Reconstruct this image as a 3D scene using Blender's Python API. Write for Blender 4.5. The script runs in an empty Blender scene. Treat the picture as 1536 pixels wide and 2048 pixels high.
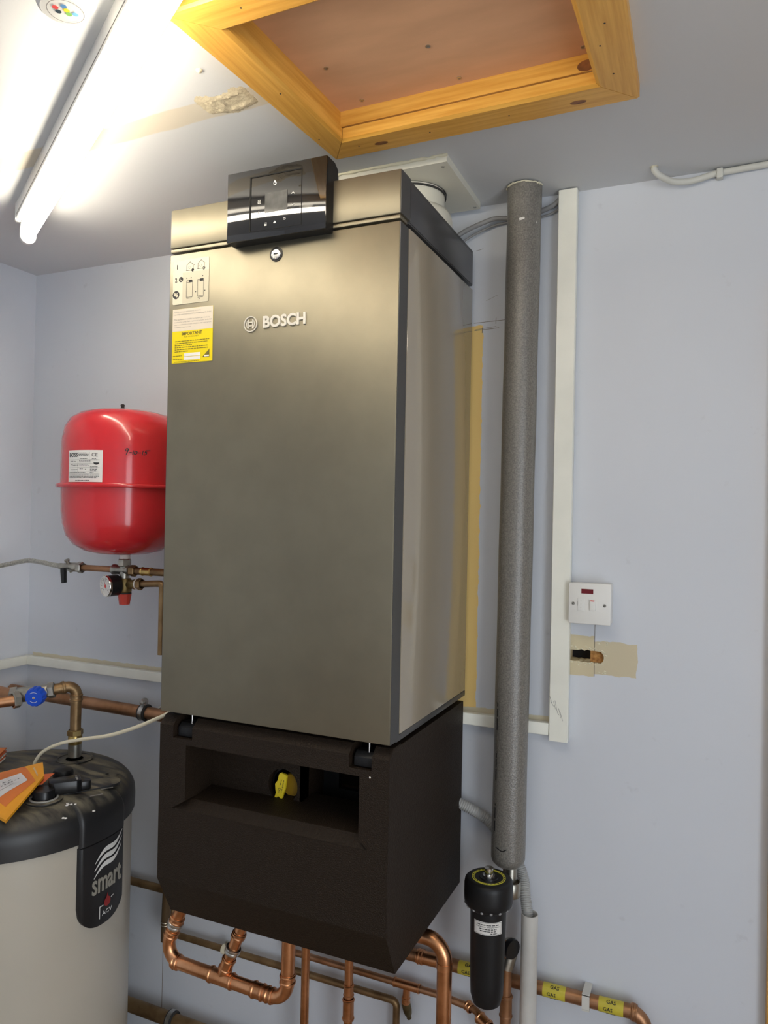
import bpy, bmesh, math, random
from mathutils import Vector, Matrix
from mathutils.geometry import tessellate_polygon
random.seed(7)
SC = bpy.context.scene
COL = SC.collection
PI = math.pi

# ------------------------------------------------------------------ camera
cam_d = bpy.data.cameras.new('camera')
cam = bpy.data.objects.new('camera', cam_d); COL.objects.link(cam); SC.camera = cam
cam_d.sensor_fit = 'VERTICAL'; cam_d.sensor_height = 36.0
cam_d.lens = 1489.3 * 36.0 / 2048.0
cam_d.clip_start = 0.02
YAW, PITCH, ROLL = 0.41573, 0.00672, 0.01996
_f0 = Vector((-math.sin(YAW), math.cos(YAW), 0)); _r0 = Vector((math.cos(YAW), math.sin(YAW), 0)); _u0 = Vector((0, 0, 1))
_f = math.cos(PITCH) * _f0 + math.sin(PITCH) * _u0
_u = -math.sin(PITCH) * _f0 + math.cos(PITCH) * _u0
_r = math.cos(ROLL) * _r0 + math.sin(ROLL) * _u
_u = -math.sin(ROLL) * _r0 + math.cos(ROLL) * _u
_m = Matrix((_r, _u, -_f)).transposed().to_4x4()
_m.translation = Vector((1.0410, -1.6960, 1.5608))
cam.matrix_world = _m

# ------------------------------------------------------------------ light and exposure
world = bpy.data.worlds.new('sky'); SC.world = world; world.use_nodes = True
world.node_tree.nodes['Background'].inputs[0].default_value = (0.88, 0.94, 1.0, 1)
world.node_tree.nodes['Background'].inputs[1].default_value = 4.0
TUBE_STRENGTH = 23.5
TUBE_COLOUR = (1.0, 0.90, 0.73)
SC.view_settings.view_transform = 'Standard'
SC.view_settings.look = 'None'
SC.view_settings.gamma = 1.0
SC.view_settings.use_curve_mapping = False
SC.view_settings.exposure = 0.42
SC.cycles.use_denoising = True
SC.cycles.adaptive_threshold = 0.02
# fill daylight enters by an unseen doorway added to the right wall
pl = bpy.data.lights.new('added_doorway_portal', 'AREA'); pl.shape = 'RECTANGLE'; pl.size = 1.3; pl.size_y = 2.0
pl.cycles.is_portal = True
po = bpy.data.objects.new('added_doorway_portal', pl); COL.objects.link(po)
po.location = (2.30, -2.15, 1.02); po.rotation_euler = (PI / 2, 0, PI / 2)

# ------------------------------------------------------------------ helpers
WL = {}
def V(*a): return Vector(a)
def tag(o, label=None, cat=None, group=None, kind=None):
    if label: o['label'] = label
    if cat: o['category'] = cat
    if group: o['group'] = group
    if kind: o['kind'] = kind
    return o
def thing(name, loc, label, cat, group=None):
    o = bpy.data.objects.new(name, None); COL.objects.link(o); o.location = loc
    o.empty_display_size = 0.05
    WL[o] = Vector(loc)
    return tag(o, label, cat, group)
def mk(name, vs, fs, m, parent=None, smooth=False, bm=None):
    me = bpy.data.meshes.new(name)
    if bm is not None:
        vs = [v.co.copy() for v in bm.verts]
    else:
        vs = [Vector(v) for v in vs]
    xs = [v.x for v in vs]; ys = [v.y for v in vs]; zs = [v.z for v in vs]
    base = Vector(((min(xs) + max(xs)) / 2, (min(ys) + max(ys)) / 2, min(zs)))
    if bm is not None:
        for v in bm.verts: v.co -= base
        bm.to_mesh(me); bm.free()
    else:
        me.from_pydata([tuple(v - base) for v in vs], [], fs)
        b2 = bmesh.new(); b2.from_mesh(me); bmesh.ops.recalc_face_normals(b2, faces=b2.faces); b2.to_mesh(me); b2.free()
    me.update()
    if smooth:
        me.polygons.foreach_set('use_smooth', [True] * len(me.polygons))
        try: me.set_sharp_from_angle(angle=math.radians(38))
        except Exception: pass
    me.materials.append(m)
    o = bpy.data.objects.new(name, me); COL.objects.link(o)
    WL[o] = base
    if parent is not None:
        o.parent = parent; o.location = base - WL[parent]
    else:
        o.location = base
    return o
class MB:
    """collects shapes for one mesh"""
    def __init__(s): s.v = []; s.f = []
    def add(s, vs, fs):
        k = len(s.v); s.v += [Vector(v) for v in vs]; s.f += [tuple(i + k for i in f) for f in fs]; return s
    def box(s, x0, x1, y0, y1, z0, z1):
        return s.add([(x0, y0, z0), (x1, y0, z0), (x1, y1, z0), (x0, y1, z0), (x0, y0, z1), (x1, y0, z1), (x1, y1, z1), (x0, y1, z1)],
                     [(0, 3, 2, 1), (4, 5, 6, 7), (0, 1, 5, 4), (1, 2, 6, 5), (2, 3, 7, 6), (3, 0, 4, 7)])
    def prism(s, poly, fn, a, b):
        n = len(poly)
        s.add([fn(p[0], p[1], a) for p in poly] + [fn(p[0], p[1], b) for p in poly],
              [tuple(range(n)), tuple(range(2 * n - 1, n - 1, -1))] + [(i, (i + 1) % n, n + (i + 1) % n, n + i) for i in range(n)])
        return s
    def plate(s, outer, holes, fn, a, b):
        loops = [outer] + holes
        allp = [p for l in loops for p in l]; n = len(allp)
        tris = tessellate_polygon([[Vector((p[0], p[1], 0)) for p in l] for l in loops])
        fs = [tuple(t) for t in tris] + [tuple(n + i for i in reversed(t)) for t in tris]
        k = 0
        for l in loops:
            m = len(l)
            for i in range(m): fs.append((k + i, k + (i + 1) % m, n + k + (i + 1) % m, n + k + i))
            k += m
        return s.add([fn(p[0], p[1], a) for p in allp] + [fn(p[0], p[1], b) for p in allp], fs)
    def lathe(s, prof, o, axis, seg=32, ref=None):
        o = Vector(o); ax = Vector(axis).normalized()
        r = Vector(ref) if ref else (Vector((0, 0, 1)) if abs(ax.z) < .9 else Vector((1, 0, 0)))
        e1 = (r - ax * r.dot(ax)).normalized(); e2 = ax.cross(e1)
        vs = []; fs = []; m = len(prof)
        for i in range(seg):
            t = 2 * PI * i / seg; d = e1 * math.cos(t) + e2 * math.sin(t)
            for (rr, h) in prof: vs.append(o + ax * h + d * rr)
        for i in range(seg):
            j = (i + 1) % seg
            for k in range(m - 1): fs.append((i * m + k, j * m + k, j * m + k + 1, i * m + k + 1))
        if m > 3 and prof[0][0] > 1e-6 and abs(prof[0][0] - prof[-1][0]) < 1e-7:      # closed ring
            for i in range(seg): fs.append((i * m + m - 1, ((i + 1) % seg) * m + m - 1, ((i + 1) % seg) * m, i * m))
            return s.add(vs, fs)
        if prof[0][0] > 1e-6: fs.append(tuple(i * m for i in range(seg)))
        if prof[-1][0] > 1e-6: fs.append(tuple(i * m + m - 1 for i in reversed(range(seg))))
        return s.add(vs, fs)
    def tube(s, pts, r, seg=16, caps=True):
        pts = [Vector(p) for p in pts]; n = len(pts)
        rs = r if isinstance(r, (list, tuple)) else [r] * n
        t0 = (pts[1] - pts[0]).normalized()
        e = Vector((0, 0, 1)) if abs(t0.z) < .9 else Vector((1, 0, 0))
        e = (e - t0 * e.dot(t0)).normalized()
        vs = []; fs = []
        for i in range(n):
            a = pts[max(i - 1, 0)]; b = pts[min(i + 1, n - 1)]
            t = (b - a).normalized()
            e = (e - t * e.dot(t)).normalized(); g = t.cross(e)
            for k in range(seg):
                w = 2 * PI * k / seg
                vs.append(pts[i] + (e * math.cos(w) + g * math.sin(w)) * rs[i])
        for i in range(n - 1):
            for k in range(seg):
                l = (k + 1) % seg
                fs.append((i * seg + k, i * seg + l, (i + 1) * seg + l, (i + 1) * seg + k))
        if caps:
            fs.append(tuple(range(seg))); fs.append(tuple((n - 1) * seg + k for k in reversed(range(seg))))
        return s.add(vs, fs)
    def build(s, name, m, parent=None, smooth=False, bevel=0, bseg=2):
        if bevel:
            bm = bmesh.new(); vv = [bm.verts.new(v) for v in s.v]
            for f in s.f:
                try: bm.faces.new([vv[i] for i in f])
                except ValueError: pass
            bmesh.ops.recalc_face_normals(bm, faces=bm.faces)
            es = [e for e in bm.edges if len(e.link_faces) == 2 and e.calc_face_angle() > math.radians(30)]
            bmesh.ops.bevel(bm, geom=es, offset=bevel, segments=bseg, affect='EDGES', profile=.5, clamp_overlap=True)
            return mk(name, None, None, m, parent, smooth, bm=bm)
        return mk(name, s.v, s.f, m, parent, smooth)
def box(name, x0, x1, y0, y1, z0, z1, m, parent=None, bevel=0, smooth=False):
    return MB().box(x0, x1, y0, y1, z0, z1).build(name, m, parent, smooth or bevel > 0, bevel)
def XZ(y_sign=-1): return lambda a, b, c: Vector((a, c, b))        # poly in x,z ; extrude along y
def YZ(): return lambda a, b, c: Vector((c, a, b))                 # poly in y,z ; extrude along x
def XY(): return lambda a, b, c: Vector((a, b, c))
def circ(cx, cy, r, n=28, a0=0, a1=2 * PI): return [(cx + r * math.cos(a0 + (a1 - a0) * i / n), cy + r * math.sin(a0 + (a1 - a0) * i / n)) for i in range(n)]
def fillet(pts, rad, n=8):
    pts = [Vector(p) for p in pts]; out = [pts[0]]
    for i in range(1, len(pts) - 1):
        a, b, c = pts[i - 1], pts[i], pts[i + 1]
        d1 = (a - b); d2 = (c - b); l1, l2 = d1.length, d2.length; d1.normalize(); d2.normalize()
        ang = d1.angle(d2)
        if ang > PI - .02: out.append(b); continue
        t = min(rad / math.tan(ang / 2), l1 * .49, l2 * .49); rr = t * math.tan(ang / 2)
        ctr = b + (d1 + d2).normalized() * (rr / math.sin(ang / 2))
        p0 = b + d1 * t; p1 = b + d2 * t
        v0 = p0 - ctr; v1 = p1 - ctr; w = v0.angle(v1)
        for k in range(n + 1):
            s = k / n
            out.append(ctr + (v0 * math.sin((1 - s) * w) + v1 * math.sin(s * w)) / math.sin(w))
    out.append(pts[-1]); return out
def spline(pts, n=10):
    P = [Vector(p) for p in pts]; P = [2 * P[0] - P[1]] + P + [2 * P[-1] - P[-2]]; out = []
    for i in range(1, len(P) - 2):
        for k in range(n):
            t = k / n; a, b, c, d = P[i - 1], P[i], P[i + 1], P[i + 2]
            out.append(.5 * ((2 * b) + (c - a) * t + (2 * a - 5 * b + 4 * c - d) * t * t + (3 * b - a - 3 * c + d) * t ** 3))
    out.append(P[-2]); return out
def pipe(name, pts, r, m, parent=None, bend=None, seg=20):
    return MB().tube(fillet(pts, bend or r * 2.2), r, seg).build(name, m, parent, True)
def sleeve(name, p, d, r, L, m, parent, beads=True):
    """soldered sleeve coupling with rolled beads"""
    p = Vector(p); d = Vector(d).normalized(); w = r * .13; h = L / 2
    pr = [(r * 1.0, -h), (r * 1.1, -h)]
    if beads: pr += [(r * 1.1, -h + w * 1.2), (r * 1.22, -h + w * 2), (r * 1.22, -h + w * 3.4), (r * 1.1, -h + w * 4.4), (r * 1.1, h - w * 4.4), (r * 1.22, h - w * 3.4), (r * 1.22, h - w * 2), (r * 1.1, h - w * 1.2)]
    pr += [(r * 1.1, h), (r * 1.0, h)]
    return MB().lathe(pr, p, d, 24).build(name, m, parent, True)
def hexnut(name, p, d, r, L, m, parent):
    return MB().lathe([(r * .85, -L / 2), (r, -L / 2 + L * .12), (r, L / 2 - L * .12), (r * .85, L / 2)], p, d, 6).build(name, m, parent)
def text_data(s, extrude=0.0, offset=0.0, res=2):
    cu = bpy.data.curves.new('t', 'FONT'); cu.body = s; cu.size = 1; cu.extrude = extrude; cu.offset = offset; cu.resolution_u = res
    ob = bpy.data.objects.new('t', cu); COL.objects.link(ob)
    dg = bpy.context.evaluated_depsgraph_get()
    me = bpy.data.meshes.new_from_object(ob.evaluated_get(dg))
    vs = [v.co.copy() for v in me.vertices]; fs = [tuple(p.vertices) for p in me.polygons]
    bpy.data.objects.remove(ob); bpy.data.curves.remove(cu); bpy.data.meshes.remove(me)
    return vs, fs
def put_text(mb, s, fn, x, y, w=None, h=None, depth=0.0, offset=0.0, res=2, center=False, rot=0.0, slant=0.0):
    """writes s into box (x,y,w,h) of the surface map fn(a,b,height)"""
    vs, fs = text_data(s, .1 if depth else 0, offset, res)
    if not vs: return
    x0 = min(v.x for v in vs); x1 = max(v.x for v in vs); y0 = min(v.y for v in vs); y1 = max(v.y for v in vs)
    if h is None: sx = sy = w / (x1 - x0)
    elif w is None: sx = sy = h / (y1 - y0)
    else: sx = w / (x1 - x0); sy = h / (y1 - y0)
    out = []
    for v in vs:
        a = (v.x - x0) * sx; b = (v.y - y0) * sy
        if center: a -= (x1 - x0) * sx / 2
        a += b * slant
        if rot: a, b = a * math.cos(rot) - b * math.sin(rot), a * math.sin(rot) + b * math.cos(rot)
        c = (v.z + .1) / .2 * depth if depth else 0
        out.append(fn(x + a, y + b, c))
    mb.add(out, fs)
def rect(mb, fn, x0, y0, x1, y1, c=0):
    mb.add([fn(x0, y0, c), fn(x1, y0, c), fn(x1, y1, c), fn(x0, y1, c)], [(0, 1, 2, 3)])
def stroke(mb, fn, pts, w, closed=False, c=0):
    P = [Vector((p[0], p[1])) for p in pts]
    if closed: P = P + [P[0]]
    for a, b in zip(P[:-1], P[1:]):
        d = (b - a)
        if d.length < 1e-9: continue
        d.normalize(); n = Vector((-d.y, d.x)) * w / 2; e = d * w * .3
        q = [a - e + n, b + e + n, b + e - n, a - e - n]
        mb.add([fn(p.x, p.y, c) for p in q], [(0, 1, 2, 3)])
def blur_line(mb, fn, x, y, w, h):
    """a line of print too small to read in the photo: a row of word-length dashes"""
    a = x
    while a < x + w - h * .4:
        l = min(h * random.uniform(1.0, 3.2), x + w - a); rect(mb, fn, a, y + h * .15, a + l, y + h * .85); a += l + h * random.uniform(.35, .7)
def disc(mb, fn, x, y, r, n=20, c=0):
    mb.add([fn(*p, c) for p in circ(x, y, r, n)], [tuple(range(n))])
def annulus(mb, fn, x, y, r0, r1, n=36, c0=0, c1=0):
    a = circ(x, y, r0, n); b = circ(x, y, r1, n)
    vs = [fn(*p, c0) for p in a] + [fn(*p, c0) for p in b]; fs = [(i, (i + 1) % n, n + (i + 1) % n, n + i) for i in range(n)]
    if c1:
        vs += [fn(*p, c1) for p in a] + [fn(*p, c1) for p in b]
        fs = [(2 * n + i, 2 * n + (i + 1) % n, 3 * n + (i + 1) % n, 3 * n + i) for i in range(n)]
        fs += [(i, (i + 1) % n, 2 * n + (i + 1) % n, 2 * n + i) for i in range(n)] + [(n + i, n + (i + 1) % n, 3 * n + (i + 1) % n, 3 * n + i) for i in range(n)]
    mb.add(vs, fs)

# ------------------------------------------------------------------ materials
def mat(name, col, rough=.5, metal=0.0, spec=.5, coat=0.0, n_scale=0, n_amt=.15, bump=0, b_scale=200, stretch=None, col2=None, rvar=0, coat_rough=.05, detail=4.0):
    m = bpy.data.materials.new(name); m.use_nodes = True
    nt = m.node_tree; b = nt.nodes['Principled BSDF']
    b.inputs['Base Color'].default_value = (*col, 1); b.inputs['Roughness'].default_value = rough
    b.inputs['Metallic'].default_value = metal; b.inputs['Specular IOR Level'].default_value = spec
    b.inputs['Coat Weight'].default_value = coat; b.inputs['Coat Roughness'].default_value = coat_rough
    if n_scale or bump:
        tc = nt.nodes.new('ShaderNodeTexCoord'); mp = nt.nodes.new('ShaderNodeMapping')
        nt.links.new(tc.outputs['Object'], mp.inputs['Vector'])
        if stretch: mp.inputs['Scale'].default_value = stretch
    if n_scale:
        n = nt.nodes.new('ShaderNodeTexNoise'); n.inputs['Scale'].default_value = n_scale; n.inputs['Detail'].default_value = detail
        nt.links.new(mp.outputs[0], n.inputs['Vector'])
        cr = nt.nodes.new('ShaderNodeValToRGB')
        c2 = col2 if col2 else tuple(c * (1 - n_amt) for c in col)
        cr.color_ramp.elements[0].position = .35; cr.color_ramp.elements[1].position = .65
        cr.color_ramp.elements[0].color = (*c2, 1); cr.color_ramp.elements[1].color = (*col, 1)
        nt.links.new(n.outputs['Fac'], cr.inputs['Fac']); nt.links.new(cr.outputs[0], b.inputs['Base Color'])
        if rvar:
            mr = nt.nodes.new('ShaderNodeMapRange'); mr.inputs[3].default_value = rough + rvar; mr.inputs[4].default_value = rough
            nt.links.new(n.outputs['Fac'], mr.inputs[0]); nt.links.new(mr.outputs[0], b.inputs['Roughness'])
    if bump:
        n2 = nt.nodes.new('ShaderNodeTexNoise'); n2.inputs['Scale'].default_value = b_scale; n2.inputs['Detail'].default_value = 3
        nt.links.new(mp.outputs[0], n2.inputs['Vector'])
        bp = nt.nodes.new('ShaderNodeBump'); bp.inputs['Strength'].default_value = bump; bp.inputs['Distance'].default_value = .002
        nt.links.new(n2.outputs['Fac'], bp.inputs['Height']); nt.links.new(bp.outputs[0], b.inputs['Normal'])
    return m
def emit(name, col, s):
    m = bpy.data.materials.new(name); m.use_nodes = True; nt = m.node_tree
    nt.nodes.remove(nt.nodes['Principled BSDF']); e = nt.nodes.new('ShaderNodeEmission')
    e.inputs[0].default_value = (*col, 1); e.inputs[1].default_value = s
    nt.links.new(e.outputs[0], nt.nodes['Material Output'].inputs[0]); return m
LILAC = (.66, .69, .745)
M = {}
M['paint'] = mat('lilac_wall_paint', LILAC, .55, n_scale=3.0, n_amt=.06, bump=.06, b_scale=60)
M['ceil'] = mat('lilac_ceiling_paint', (.645, .655, .665), .6, n_scale=4.0, n_amt=.06, bump=.12, b_scale=40)
M['floor'] = mat('warm_bounce_floor', (.30, .20, .115), .7, n_scale=6, n_amt=.3)  # unseen floor; brown chosen so the bounce warms the lower wall
M['pine_x'] = mat('pine_grain_along_x', (.76, .42, .085), .38, n_scale=5, col2=(.62, .30, .045), stretch=(1.2, 26, 26), detail=6)
M['pine_y'] = mat('pine_grain_along_y', (.76, .42, .085), .38, n_scale=5, col2=(.62, .30, .045), stretch=(26, 1.2, 26), detail=6)
M['pine_z'] = mat('pine_grain_along_z', (.76, .42, .085), .4, n_scale=5, col2=(.62, .30, .045), stretch=(26, 26, 1.2), detail=6)
M['knot'] = mat('pine_knot', (.30, .11, .03), .45, n_scale=60, n_amt=.5)
M['ply'] = mat('hatch_plywood', (.74, .43, .25), .6, n_scale=5, n_amt=.14, stretch=(1, 4, 1))
M['white'] = mat('white_plastic', (.82, .815, .78), .35, n_scale=8, n_amt=.05)
M['pvc'] = mat('white_pvc_trunking', (.90, .90, .81), .4, n_scale=10, n_amt=.07)
M['enamel'] = mat('white_enamelled_steel', (.75, .75, .74), .3)
M['flue'] = mat('cream_flue_enamel', (.72, .70, .60), .3)
M['front'] = mat('anthracite_brushed_steel', (.262, .235, .172), .43, metal=.85, n_scale=14, n_amt=.08, rvar=.05)
M['dark'] = mat('anthracite_steel_and_edge_shade', (.10, .10, .10), .4, metal=.6)  # also serves as painted shade on the front panel's sides
M['side'] = mat('satin_silver_side_panel', (.33, .285, .215), .10, metal=.0, spec=.9, n_scale=3, n_amt=.04)
M['gap'] = mat('black_gap', (.008, .008, .008), .9)
M['glass'] = mat('black_gloss_control_glass', (.012, .012, .013), .04, spec=.8, coat=.6, n_scale=18, n_amt=.3)
M['screen'] = mat('grey_display', (.16, .16, .155), .10, spec=.6, n_scale=25, n_amt=.5)
M['icon'] = mat('white_icon_print', (.75, .75, .72), .5)
M['chrome'] = mat('chrome', (.82, .80, .76), .18, metal=1)
M['letter'] = mat('satin_silver_lettering', (.74, .70, .62), .42, metal=.25)
M['steel'] = mat('zinc_steel', (.62, .61, .58), .32, metal=1, n_scale=60, n_amt=.25)
M['nickel'] = mat('dull_nickel', (.50, .48, .42), .36, metal=1, n_scale=40, n_amt=.3)
M['foam'] = mat('black_moulded_foam', (.0200, .0115, .0058), .58, spec=.26, n_scale=260, n_amt=.35, bump=.9, b_scale=380)
M['satin_black'] = mat('satin_black_plastic', (.0105, .0105, .0115), .42, spec=.32)
M['black'] = mat('gloss_black_plastic', (.009, .009, .010), .28, spec=.4)
M['copper'] = mat('bright_copper', (.83, .42, .22), .24, metal=1, n_scale=22, col2=(.55, .25, .11), rvar=.14)
M['copper_old'] = mat('tarnished_copper', (.50, .27, .15), .4, metal=.9, n_scale=18, col2=(.30, .15, .07), rvar=.1)
M['copper_brown'] = mat('brown_oxidised_copper', (.36, .24, .12), .42, metal=.8, n_scale=18, col2=(.20, .12, .055), rvar=.1)
M['brass'] = mat('brass', (.66, .47, .17), .3, metal=1, n_scale=30, n_amt=.3)
M['red'] = mat('red_enamel', (.62, .022, .030), .22, coat=.4, n_scale=4, n_amt=.06)
M['redcap'] = mat('red_cap_plastic', (.55, .05, .03), .45)
M['paper'] = mat('white_label', (.78, .76, .72), .5)
M['cream_paper'] = mat('cream_label', (.66, .61, .47), .5)
M['cream_paper2'] = mat('buff_label_panel', (.56, .51, .38), .5)
M['yellow'] = mat('yellow_label', (.78, .62, .0), .5)
M['ink'] = mat('black_ink', (.02, .02, .022), .6)
M['ink_grey'] = mat('grey_ink', (.22, .21, .20), .6)
M['ink_olive'] = mat('dark_ink_on_yellow', (.16, .13, .02), .6)
M['insul'] = mat('grey_foam_insulation', (.22, .205, .18), .34, spec=.8, n_scale=330, n_amt=.45, bump=.35, b_scale=360)
M['pipegrey'] = mat('grey_corrugated_plastic', (.40, .40, .385), .45)
M['pvcpipe'] = mat('white_waste_pipe', (.60, .585, .55), .42, n_scale=12, n_amt=.12)
M['cablegrey'] = mat('grey_cable', (.26, .26, .26), .5)
M['cablewhite'] = mat('white_cable', (.62, .62, .57), .5)
M['cablecream'] = mat('cream_cable', (.80, .74, .56), .45)
M['tank'] = mat('grey_tank_jacket', (.50, .46, .385), .32, n_scale=2.5, n_amt=.05, coat=.15)
M['cap'] = mat('dusty_black_tank_lid', (.020, .020, .021), .42, n_scale=11, col2=(.085, .075, .055), stretch=(1, 3, .6), rvar=.1, detail=8)
def dusty_lid():
    m = mat('dusty_black_tank_lid', (.016, .016, .017), .45)
    nt = m.node_tree; b = nt.nodes['Principled BSDF']; L = nt.links.new
    geo = nt.nodes.new('ShaderNodeNewGeometry'); sp = nt.nodes.new('ShaderNodeSeparateXYZ'); L(geo.outputs['Normal'], sp.inputs[0])
    up = nt.nodes.new('ShaderNodeMapRange'); L(sp.outputs['Z'], up.inputs[0]); up.inputs[1].default_value = .55; up.inputs[2].default_value = .98
    mp = nt.nodes.new('ShaderNodeMapping'); L(geo.outputs['Position'], mp.inputs['Vector']); mp.inputs['Rotation'].default_value = (0, 0, .5); mp.inputs['Scale'].default_value = (1, 3.2, 1)
    n = nt.nodes.new('ShaderNodeTexNoise'); n.inputs['Scale'].default_value = 16; n.inputs['Detail'].default_value = 8; L(mp.outputs[0], n.inputs['Vector'])
    mr = nt.nodes.new('ShaderNodeMapRange'); L(n.outputs['Fac'], mr.inputs[0]); mr.inputs[1].default_value = .38; mr.inputs[2].default_value = .68
    f = nt.nodes.new('ShaderNodeMath'); f.operation = 'MULTIPLY'; L(up.outputs[0], f.inputs[0]); L(mr.outputs[0], f.inputs[1])
    mx = nt.nodes.new('ShaderNodeMix'); mx.data_type = 'RGBA'; L(f.outputs[0], mx.inputs[0]); mx.inputs[6].default_value = (.016, .016, .017, 1); mx.inputs[7].default_value = (.19, .17, .12, 1)
    L(mx.outputs[2], b.inputs['Base Color'])
    rr = nt.nodes.new('ShaderNodeMapRange'); L(f.outputs[0], rr.inputs[0]); rr.inputs[3].default_value = .42; rr.inputs[4].default_value = .9; L(rr.outputs[0], b.inputs['Roughness'])
    return m
M['cap'] = dusty_lid()
M['badge'] = mat('black_badge', (.012, .012, .013), .45)
M['badge_text'] = mat('grey_badge_lettering', (.30, .285, .24), .45)
M['blue'] = mat('blue_plastic', (.010, .075, .55), .3)
M['orange'] = mat('orange_packet', (.88, .38, .012), .5, n_scale=14, n_amt=.1)
M['orange2'] = mat('dark_orange_print', (.74, .20, .035), .5, n_scale=14, n_amt=.15)
M['leaflet'] = mat('red_orange_leaflet', (.80, .17, .05), .5)
M['label_white'] = mat('plastic_label_window', (.72, .72, .74), .25, n_scale=30, n_amt=.12)
M['gasyellow'] = mat('yellow_gas_tape', (.62, .52, .05), .4, n_scale=30, n_amt=.15)
M['leveryellow'] = mat('yellow_lever', (.80, .60, .02), .4)
M['rubber'] = mat('black_rubber', (.03, .03, .03), .8)
M['clear'] = mat('clip_plastic', (.66, .65, .60), .4)
M['bare'] = mat('bare_board', (.46, .41, .27), .8, n_scale=18, n_amt=.15, bump=.2, b_scale=120)
M['chip'] = mat('chipped_plaster_edge', (.70, .66, .50), .85, bump=.6, b_scale=160)
M['holewood'] = mat('rough_timber_in_hole', (.55, .28, .08), .8, n_scale=90, col2=(.25, .1, .02), bump=.8, b_scale=150)
M['adhesive'] = mat('old_yellow_adhesive', (.62, .43, .12), .6, n_scale=5, n_amt=.15, stretch=(6, 6, 1))
M['pencil'] = mat('pencil_line', (.20, .18, .15), .8)
M['tube'] = emit('lit_fluorescent_tube', TUBE_COLOUR, TUBE_STRENGTH)
M['neon'] = mat('dark_red_neon_window', (.16, .006, .012), .2)
M['redmark'] = mat('red_mark', (.75, .04, .03), .4)
def dotmat(n, c): return mat(n, c, .4)

# ------------------------------------------------------------------ structure
ZC = 2.30; XL = -0.922; XR = 2.25; YF = -3.05
wallfn = lambda a, b, c: Vector((a, -c, b))
# back wall with a ragged cable hole
hx0, hx1, hz0, hz1 = .752, .826, 1.249, 1.272
hole = [(.752, 1.2495)] + [(.752 + .060 * i / 9, 1.2500 - .0025 * i / 9 + random.uniform(-.0015, .0015)) for i in range(1, 9)]
hole += [(.818 + .009 * math.cos(t), 1.2605 + .0125 * math.sin(t) + random.uniform(-.0008, .0008)) for t in [(-1.3 + 2.6 * k / 9) for k in range(10)]]
hole += [(.812 - .060 * i / 9, 1.2740 + .0005 * i / 9 + random.uniform(-.0018, .0018)) for i in range(1, 9)] + [(.752, 1.2730)]
wb = MB().plate([(XL - .1, -.02), (XR + .1, -.02), (XR + .1, ZC + .05), (XL - .1, ZC + .05)], [hole], wallfn, 0, -.05)
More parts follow.
